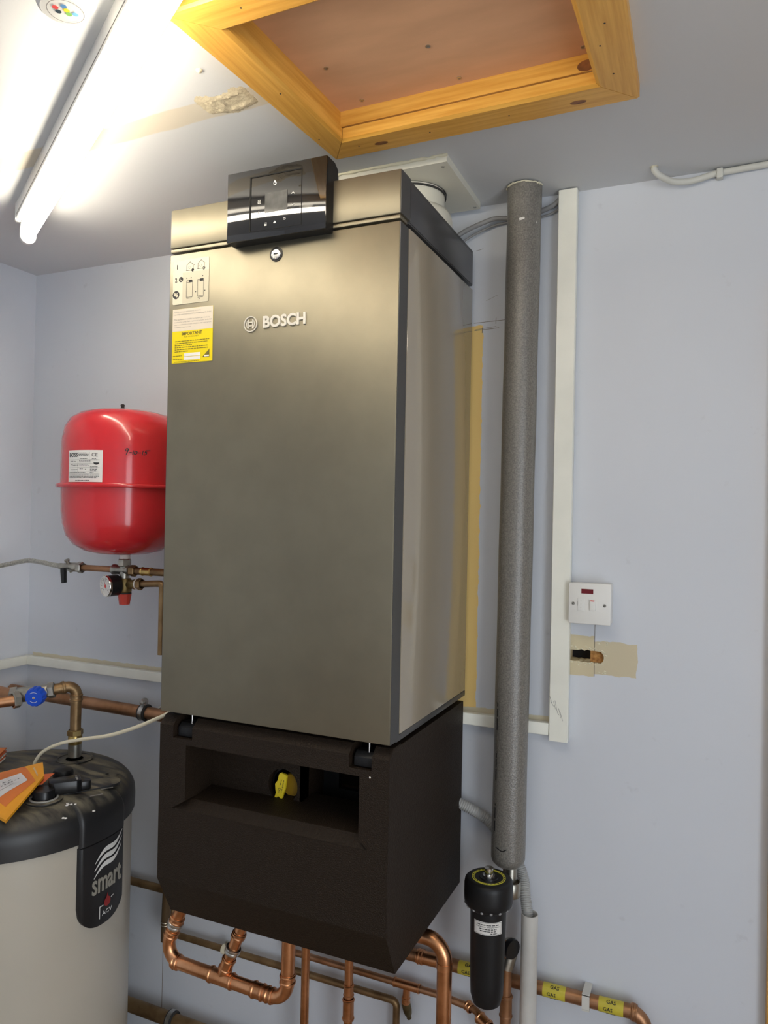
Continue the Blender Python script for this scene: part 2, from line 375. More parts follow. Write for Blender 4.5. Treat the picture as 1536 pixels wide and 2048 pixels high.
# wall paint with unpainted areas
def wall_material():
    m = mat('lilac_wall_paint_worn', LILAC, .55, bump=.06, b_scale=60)
    nt = m.node_tree; b = nt.nodes['Principled BSDF']
    def N(t, **k):
        n = nt.nodes.new(t)
        for a, v in k.items(): setattr(n, a, v)
        return n
    L = nt.links.new
    geo = N('ShaderNodeNewGeometry'); sp = N('ShaderNodeSeparateXYZ'); L(geo.outputs['Position'], sp.inputs[0])
    nz = N('ShaderNodeTexNoise'); nz.inputs['Scale'].default_value = 45; L(geo.outputs['Position'], nz.inputs['Vector'])
    wob = N('ShaderNodeMath', operation='MULTIPLY_ADD'); L(nz.outputs['Fac'], wob.inputs[0]); wob.inputs[1].default_value = .010; wob.inputs[2].default_value = -.005
    xw = N('ShaderNodeMath', operation='ADD'); L(sp.outputs['X'], xw.inputs[0]); L(wob.outputs[0], xw.inputs[1])
    zw = N('ShaderNodeMath', operation='ADD'); L(sp.outputs['Z'], zw.inputs[0]); L(wob.outputs[0], zw.inputs[1])
    def inside(x0, x1, z0, z1, xs=None, zs=None):
        xs = xs or xw.outputs[0]; zs = zs or zw.outputs[0]; prev = None
        for (src, op, val) in ((xs, 'GREATER_THAN', x0), (xs, 'LESS_THAN', x1), (zs, 'GREATER_THAN', z0), (zs, 'LESS_THAN', z1)):
            c = N('ShaderNodeMath', operation=op); L(src, c.inputs[0]); c.inputs[1].default_value = val
            if prev is None: prev = c.outputs[0]
            else:
                q = N('ShaderNodeMath', operation='MULTIPLY'); L(prev, q.inputs[0]); L(c.outputs[0], q.inputs[1]); prev = q.outputs[0]
        return prev
    base = N('ShaderNodeTexNoise'); base.inputs['Scale'].default_value = 3; L(geo.outputs['Position'], base.inputs['Vector'])
    cr = N('ShaderNodeValToRGB'); cr.color_ramp.elements[0].color = (*[c * .94 for c in LILAC], 1); cr.color_ramp.elements[1].color = (*LILAC, 1)
    L(base.outputs['Fac'], cr.inputs[0])
    # faint smudges
    sm = N('ShaderNodeTexNoise'); sm.inputs['Scale'].default_value = 22; sm.inputs['Detail'].default_value = 6; L(geo.outputs['Position'], sm.inputs['Vector'])
    sr = N('ShaderNodeValToRGB'); sr.color_ramp.elements[0].position = .66; sr.color_ramp.elements[0].color = (0, 0, 0, 1); sr.color_ramp.elements[1].position = .80; sr.color_ramp.elements[1].color = (.35, .35, .35, 1)
    L(sm.outputs['Fac'], sr.inputs[0])
    cur = cr.outputs[0]
    def over(fac, col):
        nonlocal cur
        mx = N('ShaderNodeMix', data_type='RGBA'); L(fac, mx.inputs[0]); L(cur, mx.inputs[6]); mx.inputs[7].default_value = (*col, 1); cur = mx.outputs[2]
    over(sr.outputs[0], (.36, .35, .37))
    over(inside(-.02, .5385, 1.09, 2.018), (.86, .61, .22))                 # old adhesive left behind the boiler
    over(inside(-.90, .715, 1.105, 1.1175), (.64, .58, .43))                # unpainted line along the trunking
    over(inside(.74, .806, 1.2180, 1.306), (.62, .54, .36))                 # bare board round the hole
    over(inside(.806, .896, 1.2235, 1.296), (.60, .53, .37))
    over(inside(.8064, .8076, 1.2185, 1.335, sp.outputs['X'], sp.outputs['Z']), (.12, .10, .07))   # board joint
    over(inside(-.3665, -.3645, .0, .40, sp.outputs['X'], sp.outputs['Z']), (.20, .17, .14))
    L(cur, b.inputs['Base Color']); return m
M['wall_worn'] = wall_material()
wall_back = tag(wb.build('wall_back', M['wall_worn']), 'lilac painted back wall with bare patches', None, kind='structure')
def in_wall(name, mb, m, **k): return mb.build(name, m, wall_back, **k)
in_wall('hole_cavity', MB().box(.740, .802, .045, .05, 1.24, 1.285).box(.740, .742, 0.012, .05, 1.24, 1.285).box(.74, .835, .012, .05, 1.284, 1.286).box(.74, .835, .012, .05, 1.238, 1.240), M['gap'])
in_wall('hole_timber', MB().box(.797, .834, .010, .03, 1.241, 1.283), M['holewood'])
chips = MB()
for i in range(46):
    if i < 26: t = i / 26; x = .756 + t * .062 + random.uniform(-.003, .003); z = (1.279 if i % 2 else 1.2445) + random.uniform(-.004, .004)
    elif i < 34: a = random.uniform(-1.3, 1.3); x = .819 + .013 * math.cos(a); z = 1.2605 + .016 * math.sin(a)
    elif i < 40: x = .812 + random.uniform(0, .022); z = 1.291 + random.uniform(-.003, .003)
    else: x = .812 + random.uniform(0, .022); z = 1.2285 + random.uniform(-.003, .003)
    r = random.uniform(.0012, .0034); k = 6
    ring = [(x + r * random.uniform(.6, 1.3) * math.cos(2 * PI * j / k), z + r * random.uniform(.5, 1) * math.sin(2 * PI * j / k)) for j in range(k)]
    chips.add([wallfn(p[0], p[1], 0) for p in ring] + [wallfn(x, z, r * .6)], [(j, (j + 1) % k, k) for j in range(k)])
tag(in_wall('plaster_chips', chips, M['chip']), kind='stuff')
pm = MB()
for a, b, w in (((.516, 2.0245), (.590, 2.0262), .0012), ((.5690, 2.0190), (.5697, 2.0330), .0010), ((.518, 2.0065), (.577, 2.0085), .0012), ((.520, 2.0085), (.570, 2.0125), .0009), ((.518, 2.196), (.535, 2.199), .001), ((.545, 2.075), (.572, 2.086), .0006), ((.5365, 2.000), (.5372, 2.012), .0016)):
    stroke(pm, wallfn, (a, b), w, c=.0003)
in_wall('pencil_mark', pm, M['pencil'])
tag(MB().box(XL - .1, XL, YF, .0, -.02, ZC + .05).build('wall_left', M['paint']), 'lilac painted left wall', kind='structure')
wr = MB().plate([(YF, -.02), (0, -.02), (0, ZC + .05), (YF, ZC + .05)], [[(-2.8, .0), (-1.5, .0), (-1.5, 2.03), (-2.8, 2.03)]], YZ(), XR, XR + .1)  # opening added out of view to admit cool fill light
tag(wr.build('wall_right', M['paint']), 'lilac wall with an unseen doorway added to let in fill daylight', kind='structure')
tag(MB().box(XL - .1, XR + .1, YF - .1, YF, -.02, ZC + .05).build('wall_front', M['paint']), 'lilac wall behind the viewer', kind='structure')
tag(MB().box(XL - .1, XR + .1, YF - .1, .05, -.05, 0).build('floor', M['floor']), 'unseen floor, made brown for its warm bounce light', kind='structure')
# ceiling with the hatch opening
HO = [(.305, -.855), (.337, -.374), (.917, -.380), (.925, -.862)]      # outer corners of the hatch frame
HI = [(.372, -.790), (.3834, -.4395), (.855, -.447), (.848, -.795)]      # inner corners
HL = [(.363, -.799), (.3745, -.4305), (.864, -.438), (.857, -.804)]      # lining, set back behind the frame
HC = [(.350, -.812), (.3620, -.4180), (.877, -.426), (.869, -.816)]      # hole in the ceiling board, behind the lining
def ceiling_material():
    m = mat('lilac_ceiling_paint_patched', (.645, .655, .665), .6, bump=.12, b_scale=40)
    nt = m.node_tree; b = nt.nodes['Principled BSDF']; L = nt.links.new
    def N(t, **k):
        n = nt.nodes.new(t)
        for a, v in k.items(): setattr(n, a, v)
        return n
    geo = N('ShaderNodeNewGeometry'); sp = N('ShaderNodeSeparateXYZ'); L(geo.outputs['Position'], sp.inputs[0])
    nz = N('ShaderNodeTexNoise'); nz.inputs['Scale'].default_value = 14; nz.inputs['Detail'].default_value = 6; L(geo.outputs['Position'], nz.inputs['Vector'])
    # strip of old joint tape: distance from the line y = -.578 - .045 x
    ax = N('ShaderNodeMath', operation='MULTIPLY_ADD'); L(sp.outputs['X'], ax.inputs[0]); ax.inputs[1].default_value = .035; L(sp.outputs['Y'], ax.inputs[2])
    d = N('ShaderNodeMath', operation='ADD'); L(ax.outputs[0], d.inputs[0]); d.inputs[1].default_value = .583
    ab = N('ShaderNodeMath', operation='ABSOLUTE'); L(d.outputs[0], ab.inputs[0])
    w = N('ShaderNodeMath', operation='MULTIPLY_ADD'); L(nz.outputs['Fac'], w.inputs[0]); w.inputs[1].default_value = -.014; L(ab.outputs[0], w.inputs[2])
    lt = N('ShaderNodeMapRange'); L(w.outputs[0], lt.inputs[0]); lt.inputs[1].default_value = .0215; lt.inputs[2].default_value = .0185
    cx = N('ShaderNodeMath', operation='LESS_THAN'); L(sp.outputs['X'], cx.inputs[0]); cx.inputs[1].default_value = .36
    f = N('ShaderNodeMath', operation='MULTIPLY'); L(lt.outputs[0], f.inputs[0]); L(cx.outputs[0], f.inputs[1])
    f2 = N('ShaderNodeMath', operation='MULTIPLY'); L(f.outputs[0], f2.inputs[0]); f2.inputs[1].default_value = .75
    bs = N('ShaderNodeTexNoise'); bs.inputs['Scale'].default_value = 4; L(geo.outputs['Position'], bs.inputs['Vector'])
    cr = N('ShaderNodeValToRGB'); cr.color_ramp.elements[0].color = (.61, .62, .63, 1); cr.color_ramp.elements[1].color = (.645, .655, .665, 1); L(bs.outputs['Fac'], cr.inputs[0])
    mx = N('ShaderNodeMix', data_type='RGBA'); L(f2.outputs[0], mx.inputs[0]); L(cr.outputs[0], mx.inputs[6]); mx.inputs[7].default_value = (.62, .54, .40, 1)
    L(mx.outputs[2], b.inputs['Base Color']); return m
M['ceil_patched'] = ceiling_material()
ce = MB().plate([(XL - .1, YF - .1), (XR + .1, YF - .1), (XR + .1, .05), (XL - .1, .05)], [HC], XY(), ZC, ZC + .03)
ceiling = tag(ce.build('ceiling', M['ceil_patched']), 'lilac painted ceiling with a taped joint', kind='structure')
# rough plaster repair beside the hatch
vs = []; fs = []; NX, NY = 30, 16
for j in range(NY + 1):
    for i in range(NX + 1):
        x = .175 + .115 * i / NX; y = -.628 + .062 * j / NY
        e = min(i, NX - i) / 5; g = min(j, NY - j) / 3; k = min(1, e) * min(1, g)
        h = k * (.0012 + .0028 * abs(math.sin(x * 130 + 3 * math.sin(y * 160))) * random.uniform(.5, 1)) - .0004
        if .225 < x < .272 and -.612 < y < -.583: h *= .25
        jx = (random.uniform(-.006, .006) if i in (0, NX) else 0) ; jy = (.006 * math.sin(x * 90) + random.uniform(-.003, .003)) * (j in (0, NY))
        vs.append((x + jx, y + jy - (x - .23) * .03 + .004 * math.sin(x * 60), ZC - h))
for j in range(NY):
    for i in range(NX): fs.append((j * (NX + 1) + i, j * (NX + 1) + i + 1, (j + 1) * (NX + 1) + i + 1, (j + 1) * (NX + 1) + i))
mk('plaster_repair', vs, fs, mat('beige_filler', (.60, .52, .36), .85, bump=.5, b_scale=180), ceiling, True)
nub = MB().lathe([(.006, 0), (.005, .003), (.002, .005), (0, .0055)], (.246, -.695, ZC), (0, 0, -1), 9); nub.build('filler_nub', M['chip'], ceiling, True)
hr = MB()
for k in range(9):
    a = 2 * PI * k / 9; hr.add([(.918 + .009 * math.cos(a), -.062 + .009 * math.sin(a), ZC), (.918 + .009 * math.cos(a + .7), -.062 + .009 * math.sin(a + .7), ZC), (.918 + .0055 * math.cos(a + .35), -.062 + .0055 * math.sin(a + .35), ZC - random.uniform(.002, .006))], [(0, 1, 2)])
hr.build('cable_hole_edge', M['chip'], ceiling)
MB().lathe([(.0052, 0), (.0052, .0006)], (.918, -.062, ZC), (0, 0, -1), 14).build('cable_hole', M['gap'], ceiling)
# pine door and architrave at the right-hand end of the back wall
d1 = tag(box('door_1', 1.225, 1.985, -.022, -.002, .005, 2.0, M['pine_z'], bevel=.003), 'pine door at the right of the back wall', kind='structure')
t1 = MB().box(1.1535, 1.222, -.028, -.001, .0, 2.06).box(1.222, 1.988, -.028, -.001, 2.003, 2.072).box(1.988, 2.056, -.028, -.001, 0, 2.06)
tag(t1.build('trim_1', M['pine_z'], bevel=.004, smooth=True), 'pine door architrave at the right edge', kind='structure')

# ------------------------------------------------------------------ ceiling hatch
hatch = thing('ceiling_hatch', (.61, -.62, ZC), 'pine framed loft hatch with brown board panel in the ceiling', 'hatch')
ZA = ZC - .024
def board(name, o0, o1, i1, i0, m):
    sh = .006
    def lerp(a, b, t): return (a[0] + (b[0] - a[0]) * t, a[1] + (b[1] - a[1]) * t)
    w = .965
    q0, q1 = lerp(i0, o0, .10), lerp(i1, o1, .10)
    p0, p1 = lerp(o0, i0, .05), lerp(o1, i1, .05)
    top = [(*o0, ZC), (*o1, ZC), (*i1, ZC), (*i0, ZC)]
    mid = [(*o0, ZA + .004), (*o1, ZA + .004), (*i1, ZA + .004), (*i0, ZA + .004)]
    bot = [(*p0, ZA), (*p1, ZA), (*q1, ZA), (*q0, ZA)]
    return mk(name, top + mid + bot, [(3, 2, 1, 0), (0, 1, 5, 4), (1, 2, 6, 5), (2, 3, 7, 6), (3, 0, 4, 7), (4, 5, 9, 8), (5, 6, 10, 9), (6, 7, 11, 10), (7, 4, 8, 11), (8, 9, 10, 11)], m, hatch)
def shrink(a, b, e=.0006):
    d = (Vector(b) - Vector(a)).normalized() * e
    return (a[0] + d.x, a[1] + d.y), (b[0] - d.x, b[1] - d.y)
for i, mm in ((0, 'pine_y'), (1, 'pine_x'), (2, 'pine_y'), (3, 'pine_x')):
    j = (i + 1) % 4
    o0, o1 = shrink(HO[i], HO[j]); i0, i1 = shrink(HI[i], HI[j])
    board('architrave', o0, o1, i1, i0, M[mm])
HB = [(.352, -.810), (.3635, -.4195), (.8755, -.4275), (.8675, -.8145)]
for i, mm in ((0, 'pine_y'), (1, 'pine_x'), (2, 'pine_y'), (3, 'pine_x')):
    j = (i + 1) % 4
    a, b, c, d = HL[i], HL[j], HB[j], HB[i]
    mk('lining_board', [(*a, ZC + .0085), (*b, ZC + .0085), (*c, ZC + .0085), (*d, ZC + .0085), (*a, 2.338), (*b, 2.338), (*c, 2.338), (*d, 2.338)],
       [(0, 1, 2, 3), (7, 6, 5, 4), (0, 4, 5, 1), (1, 5, 6, 2), (2, 6, 7, 3), (3, 7, 4, 0)], M[mm], hatch)
mk('hatch_panel', [(*p, 2.338) for p in HB] + [(*p, 2.348) for p in HB], [(0, 1, 2, 3), (7, 6, 5, 4), (0, 4, 5, 1), (1, 5, 6, 2), (2, 6, 7, 3), (3, 7, 4, 0)], M['ply'], hatch)
for (x, y) in ((.60, -.555), (.415, -.565), (.835, -.458), (.43, -.452), (.62, -.452)):
    MB().lathe([(.0042, 0), (.0042, .0012), (.0028, .0012), (.0016, .0002)], (x, y, 2.338), (0, 0, -1), 14).build('screw', M['steel'], hatch, True)
kn = MB(); kf = lambda a, b, c: Vector((a, -.438 - .0075 * (0) - c, b))
lf = lambda a, b, c: Vector((a, HL[1][1] + (HL[2][1] - HL[1][1]) * (a - HL[1][0]) / (HL[2][0] - HL[1][0]) - c, b))
kn.add([lf(.838 + .016 * math.cos(t) , 2.3185 + .0095 * math.sin(t), .0004) for t in [2 * PI * k / 24 for k in range(24)]], [tuple(range(24))])
kn.build('knot', M['knot'], hatch)
for cx_, cy_ in ((.82, -.408), (.45, -.405)):
    kn = MB(); kn.add([(cx_ + .014 * math.cos(t), cy_ + .006 * math.sin(t), ZA - .0003) for t in [2 * PI * k / 20 for k in range(20)]], [tuple(range(20))])
    kn.build('knot', M['knot'], hatch)
for (x, y) in ((.358, -.62), (.345, -.46), (.405, -.41), (.55, -.408), (.70, -.41), (.885, -.47), (.888, -.60), (.875, -.55), (.42, -.825), (.50, -.83)):
    MB().lathe([(.0016, 0), (.0016, .0004)], (x, y, ZA), (0, 0, -1), 8).build('nail', M['ink'], hatch)

# ------------------------------------------------------------------ fluorescent batten
LU = Vector((.85332, -.52139, 0)); LN = Vector((.52139, .85332, 0)); LE = Vector((-.5047, -.4244, 0))
def lp(a, n, z): return LE + LU * a + LN * n + Vector((0, 0, z))
LLEN = 1.80
lamp = thing('strip_light', lp(LLEN / 2, .0275, ZC - .078), 'lit bare fluorescent strip light running diagonally on the ceiling', 'light')
def lprism(poly, a, b): return MB().prism(poly, lambda n, z, c: lp(c, n, z), a, b)
lprism([(.0, ZC), (.0, ZC - .038), (.004, ZC - .042), (.051, ZC - .042), (.055, ZC - .038), (.055, ZC)], 0, LLEN).build('batten', M['enamel'], lamp)
lprism([(-.0012, ZC - .001), (-.0012, ZC - .0425), (.003, ZC - .0455), (.052, ZC - .0455), (.0562, ZC - .0425), (.0562, ZC - .001)], -.004, .004).build('end_cap', M['white'], lamp)
lprism([(-.0012, ZC - .001), (-.0012, ZC - .0425), (.003, ZC - .0455), (.052, ZC - .0455), (.0562, ZC - .0425), (.0562, ZC - .001)], LLEN - .004, LLEN + .004).build('end_cap', M['white'], lamp)
lprism([(-.0006, ZC - .030), (-.0006, ZC - .0315), (.0, ZC - .0315), (.0, ZC - .030)], .004, LLEN - .004).build('seam', M['ink_grey'], lamp)
MB().tube([lp(.010, .027, 2.222), lp(LLEN - .01, .027, 2.222)], .013, 24).build('tube', M['tube'], lamp, True)
for a0, a1, sgn in ((.006, .018, 1), (LLEN - .018, LLEN - .006, -1)):
    ring = [(.027 + .0175 * math.cos(t), 2.222 + .0175 * math.sin(t)) for t in [PI * (1 + k / 14) for k in range(15)]]
    ring = [(.012, ZC - .042)] + [(.0095, 2.24)] + ring + [(.0445, 2.24)] + [(.042, ZC - .042)]
    a, b = (-.004, .009) if sgn > 0 else (LLEN - .009, LLEN + .004)
    lprism(ring, a, b).build('lamp_holder', M['white'], lamp)

# ------------------------------------------------------------------ detector
det = thing('fire_detector', (.205, -.948, ZC), 'white ceiling fire detector with coloured dots beside strip light', 'detector')
MB().lathe([(.048, 0), (.050, .004), (.050, .016), (.046, .020)], (.205, -.945, ZC), (0, 0, -1), 40).build('base', M['white'], det, True)
MB().lathe([(.044, .018), (.043, .030), (.038, .036), (.034, .046), (.030, .0495), (0, .0500)], (.210, -.944, ZC), (0, 0, -1), 40).build('sensor_body', M['white'], det, True)
dn = MB(); dfn = lambda a, b, c: Vector((a, b, ZC - .0506 - c))
annulus(dn, dfn, .213, -.943, .0235, .0245); dn.build('ring_print', M['ink_grey'], det)
for (dx, dy, c) in ((-.006, -.012, (.75, .06, .06)), (.006, -.009, (.08, .25, .5)), (-.009, -.004, (.01, .04, .06)), (.003, -.001, (.75, .68, .02)), (.0, .006, (.25, .55, .12)), (.008, .010, (.2, .5, .8))):
    q = MB(); disc(q, dfn, .213 + dx, -.943 + dy, .0042); q.build('dot_print', dotmat('dot_paint', c), det)

# ------------------------------------------------------------------ boiler
BW = .518; BF = -.465; BB = -.022; Z0 = 1.150; ZP = 2.096; ZT = 2.190
boiler = thing('boiler', (BW / 2, -.24, Z0), 'tall anthracite wall-hung gas boiler with black glass control panel', 'boiler')
ff = lambda a, b, c: Vector((a, BF - c, b))
box('inner_casing', .006, BW - .006, -.426, BB, Z0 + .012, ZP - .002, M['gap'], boiler)
box('front_panel', 0, BW, BF, -.425, Z0, ZP, M['front'], boiler, bevel=.0025)
box('side_panel', BW - .0075, BW, -.419, BB, Z0 + .010, ZP + .002, M['side'], boiler, bevel=.0015)
box('side_panel', 0, .0075, -.419, BB, Z0 + .010, ZP + .002, M['side'], boiler, bevel=.0015)
box('bottom_rail', .0, BW, BF + .03, BB, Z0 - .002, Z0 + .010, M['dark'], boiler, bevel=.001)
box('panel_lip', .0005, BW - .0005, BF + .001, -.43, ZP + .0045, ZP + .0115, M['front'], boiler, bevel=.001)
box('top_band', 0, BW, BF, -.4185, ZP + .0135, ZT, M['front'], boiler, bevel=.0025)
box('top_cover', 0.001, BW - .001, -.4185, BB, ZP + .010, ZT - .0015, M['dark'], boiler, bevel=.0015)
box('top_cover_plate', BW - .0012, BW + .0004, -.4165, BB - .004, ZP + .012, ZT - .011, mat('dark_satin_top_cover', (.085, .085, .09), .3, metal=.5), boiler, bevel=.0004)
for xx in (-.0007, BW - .0006):  # dark skins put shade into the colour of the same-steel side faces
    box('edge_shade', xx, xx + .0013, -.4635, -.4252, Z0 + .001, ZP - .001, M['dark'], boiler)
    box('edge_shade', xx, xx + .0013, -.4635, -.4195, ZP + .0145, ZT - .001, M['dark'], boiler)
# control panel
cp = MB().prism([(-.490, 2.0905), (-.490, 2.2255), (-.462, 2.2245), (-.449, 2.2160), (-.449, 2.0905)], YZ(), .1613, .3813).build('control_panel', M['satin_black'], boiler)
box('control_glass', .1617, .3809, -.4935, -.490, 2.0907, 2.2253, M['glass'], cp, bevel=.0008)
gf = lambda a, b, c: Vector((a, -.4938 - c, b))
fr = MB(); fr.plate([(.2138, 2.1045), (.3298, 2.1040), (.3290, 2.2105), (.2138, 2.2110)], [[(.2166, 2.1052), (.3288, 2.1047), (.3282, 2.2085), (.2166, 2.2090)]], gf, 0, .0006)
fr.build('display_frame', M['gap'], cp)
q = MB(); rect(q, gf, .2485, 2.1374, .2985, 2.1748, .0002); q.build('display', M['screen'], cp)
q = MB()
q.plate([(.2700, 2.1975), (.2738, 2.1920), (.2738, 2.1895), (.2722, 2.1870), (.2690, 2.1870), (.2672, 2.1895), (.2672, 2.1920)], [[(.2700, 2.1935), (.2718, 2.1905), (.2710, 2.1885), (.2692, 2.1885), (.2684, 2.1905)]], gf, .0003, .0005)
q.build('touch_icon', M['icon'], cp)
q = MB()
stroke(q, gf, [(.3075, 2.1652), (.3105, 2.1684), (.3135, 2.1648)], .0010, c=.0003)
q.build('touch_icon', M['icon'], cp)
q = MB()
stroke(q, gf, [(.3075, 2.1458), (.3105, 2.1426), (.3135, 2.1460)], .0010, c=.0003)
q.build('touch_icon', M['icon'], cp)
q = MB()
for k in range(3): stroke(q, gf, [(.2335 + .0022 * k, 2.1580), (.2328 + .0022 * k, 2.1602), (.2338 + .0022 * k, 2.1618), (.2330 + .0022 * k, 2.1638)], .0008, c=.0003)
stroke(q, gf, [(.2325, 2.1572), (.2395, 2.1568)], .0008, c=.0003)
q.build('touch_icon', M['icon'], cp)
q = MB()
stroke(q, gf, [(.2325, 2.1392), (.2352, 2.1408), (.2385, 2.1400), (.2400, 2.1380)], .0011, c=.0003); stroke(q, gf, [(.2352, 2.1408), (.2352, 2.1425)], .0009, c=.0003)
q.build('touch_icon', M['icon'], cp)
q = MB()
for k in range(3): stroke(q, gf, [(.2485, 2.1128 + .0024 * k), (.2535, 2.1130 + .0024 * k)], .0008, c=.0003)
q.build('touch_icon', M['icon'], cp)
q = MB()
rect(q, gf, .2688, 2.1148, .2706, 2.1170, .0003); rect(q, gf, .2708, 2.1148, .2722, 2.1190, .0003); rect(q, gf, .2724, 2.1148, .2736, 2.1178, .0003)
q.build('touch_icon', M['icon'], cp)
q = MB()
stroke(q, gf, [(.2905, 2.1215), (.2945, 2.1213), (.2955, 2.1200), (.2945, 2.1187), (.2912, 2.1188)], .0009, c=.0003)
q.build('touch_icon', M['icon'], cp)
# lock
lk = MB().lathe([(.0142, 0), (.0142, .0012), (.0108, .0016)], (.2585, BF, 2.0665), (0, -1, 0), 32).build('lock_surround', M['satin_black'], boiler, True)
MB().lathe([(.0104, .001), (.0104, .0028), (.0092, .0034), (.0088, .0030), (.0088, .0022)], (.2585, BF, 2.0665), (0, -1, 0), 32).build('lock_ring', M['chrome'], lk, True)
MB().lathe([(.0078, .0016), (.0078, .0032), (0, .0034)], (.2585, BF, 2.0665), (0, -1, 0), 28).build('lock_cylinder', M['chrome'], lk, True)
q = MB(); rect(q, ff, .2540, 2.0653, .2630, 2.0677, .0037); q.build('key_slot', M['gap'], lk)
# raised lettering and emblem
q = MB(); put_text(q, 'BOSCH', ff, .2318, 1.9248, w=.0955, h=.0235, depth=.0022, offset=.035, res=4); q.build('name_lettering', M['letter'], boiler)
q = MB(); ex, ez = .2028, 1.9352
annulus(q, ff, ex, ez, .0137, .0155, 44, 0, .0018)
q.build('emblem', M['letter'], boiler, True)
eb = MB()
for s in (-1, 1):
    arc = [(ex + s * .0098 * math.cos(t), ez + .0108 * math.sin(t)) for t in [-.95 + 1.9 * k / 12 for k in range(13)]]
    inn = [(ex + s * .0052, ez + .0088), (ex + s * .0052, ez + .0026), (ex + s * .0052, ez - .0026), (ex + s * .0052, ez - .0088)]
    arc2 = [(ex + s * .0084 * math.cos(t), ez + .0098 * math.sin(t)) for t in [-.9 + 1.8 * k / 12 for k in range(13)]]
    eb.plate(arc + arc2[::-1], [], ff, 0, .0018)
    eb.prism([(ex + s * .0040, ez - .0088), (ex + s * .0056, ez - .0098), (ex + s * .0056, ez + .0098), (ex + s * .0040, ez + .0088)], ff, 0, .0018)
for zz in (.0036, -.0036): eb.prism([(ex - .0048, ez + zz - .0009), (ex + .0048, ez + zz - .0009), (ex + .0048, ez + zz + .0009), (ex - .0048, ez + zz + .0009)], ff, 0, .0018)
eb.build('emblem', M['letter'], boiler)
# stickers
def sticker(x0, z0, x1, z1, m, r=.003):
    pts = []
    for (cx_, cz_, a) in ((x1 - r, z0 + r, -PI / 2), (x1 - r, z1 - r, 0), (x0 + r, z1 - r, PI / 2), (x0 + r, z0 + r, PI)):
        pts += [(cx_ + r * math.cos(a + PI / 2 * k / 4), cz_ + r * math.sin(a + PI / 2 * k / 4)) for k in range(5)]
    return MB().prism(pts, ff, 0.0001, .0005).build('sticker', m, boiler)
s1 = sticker(.0088, 1.9912, .0994, 2.0825, M['cream_paper']); s1['label'] = 'cream sticker with numbered pictograms'
q = MB(); rect(q, ff, .0335, 1.9925, .0990, 2.0560, .0006); q.build('grey_panel_print', M['cream_paper2'], s1)
q = MB(); c = .0008
s1f = lambda a, b, c_: ff(a, b, .0008)
put_text(q, '1', s1f, .0185, 2.0640, h=.0095, offset=.03); put_text(q, '2', s1f, .0140, 2.0375, h=.0095, offset=.02)
for hx, hz, ok in ((.0520, 2.0640, 1), (.0800, 2.0650, 0)):
    stroke(q, ff, [(hx - .0080, hz - .005), (hx - .0080, hz + .0065), (hx, hz + .0125), (hx + .0080, hz + .0065), (hx + .0080, hz - .002)], .0010, c=c)
    stroke(q, ff, [(hx - .0095, hz - .005), (hx + .0055, hz - .005)], .0009, c=c)
    disc(q, ff, hx + .0070, hz - .0050, .0034, c=c); annulus(q, ff, hx - .001, hz + .001, .0022, .0027, 16, c)
    stroke(q, ff, [(hx + .010, hz + .005), (hx + .012, hz + .005)], .0009, c=c)
disc(q, ff, .0295, 2.0425, .0056, c=c); disc(q, ff, .0175, 2.0115, .0086, c=c)
for bx, w_ in ((.0440, .0150), (.0720, .0150)):
    stroke(q, ff, [(bx, 2.004), (bx + w_, 2.004), (bx + w_, 2.038), (bx, 2.038)], .0009, True, c=c)
    stroke(q, ff, [(bx, 2.0345), (bx + w_, 2.0345)], .0009, c=c)
    rect(q, ff, bx + .006, 2.0345, bx + w_ - .001, 2.0395, c)
    stroke(q, ff, [(bx + .001, 2.0015), (bx + w_ - .001, 2.0015)], .0009, c=c)
for px_, pz_ in ((.0445, 2.0435), (.0555, 2.0435), (.0845, 2.0445), (.0675, 2.0135), (.0905, 2.0140), (.0765, 1.9985)): disc(q, ff, px_, pz_, .0013, 8, c)
tag(q.build('pictogram_print', M['ink'], s1), kind='stuff')
q = MB(); stroke(q, ff, [(.0640, 2.0565), (.0628, 2.0580), (.0605, 2.0568)], .0007, c=.0010)
disc(q, ff, .0155, 2.0120, .0034, c=.001); disc(q, ff, .0200, 2.0095, .0030, c=.001); stroke(q, ff, [(.0130, 2.0165), (.0150, 2.0130)], .0014, c=.001); stroke(q, ff, [(.0205, 2.0155), (.0195, 2.0110)], .0014, c=.001)
stroke(q, ff, [(.0850, 2.0582), (.0890, 2.0618)], .0007, c=.001); stroke(q, ff, [(.0850, 2.0618), (.0890, 2.0582)], .0007, c=.001)
stroke(q, ff, [(.0266, 2.0450), (.0282, 2.0408)], .0012, c=.001); stroke(q, ff, [(.0298, 2.0398), (.0310, 2.0420)], .0010, c=.001)
tag(q.build('pictogram_light_print', M['cream_paper'], s1), kind='stuff')
s2 = sticker(.0100, 1.8695, .1120, 1.9815, M['yellow'], .001); s2['label'] = 'yellow and cream IMPORTANT safety sticker'
q = MB(); rect(q, ff, .0102, 1.9355, .1118, 1.9813, .0006); q.build('cream_panel_print', mat('pale_cream_label', (.68, .60, .49), .5), s2)
q = MB()
for i, s in enumerate(('System and user instructions should be', 'carefully read before installing and lighting the boiler', '', 'This appliance is suitable for natural gas must be', 'installed by a Gas Safe registered installer and shall', 'only be installed in a room complying with appropriate', 'ventilation requirements')):
    if s: put_text(q, s, lambda a, b, c_: ff(a, b, .0008), .0145, 1.9735 - .0053 * i, w=min(.0935, .00178 * len(s)), h=.0033, res=1)
q.build('small_print', M['ink_grey'], s2)
q = MB(); put_text(q, 'IMPORTANT', lambda a, b, c_: ff(a, b, .0008), .0340, 1.9262, w=.0520, h=.0066, offset=.035)
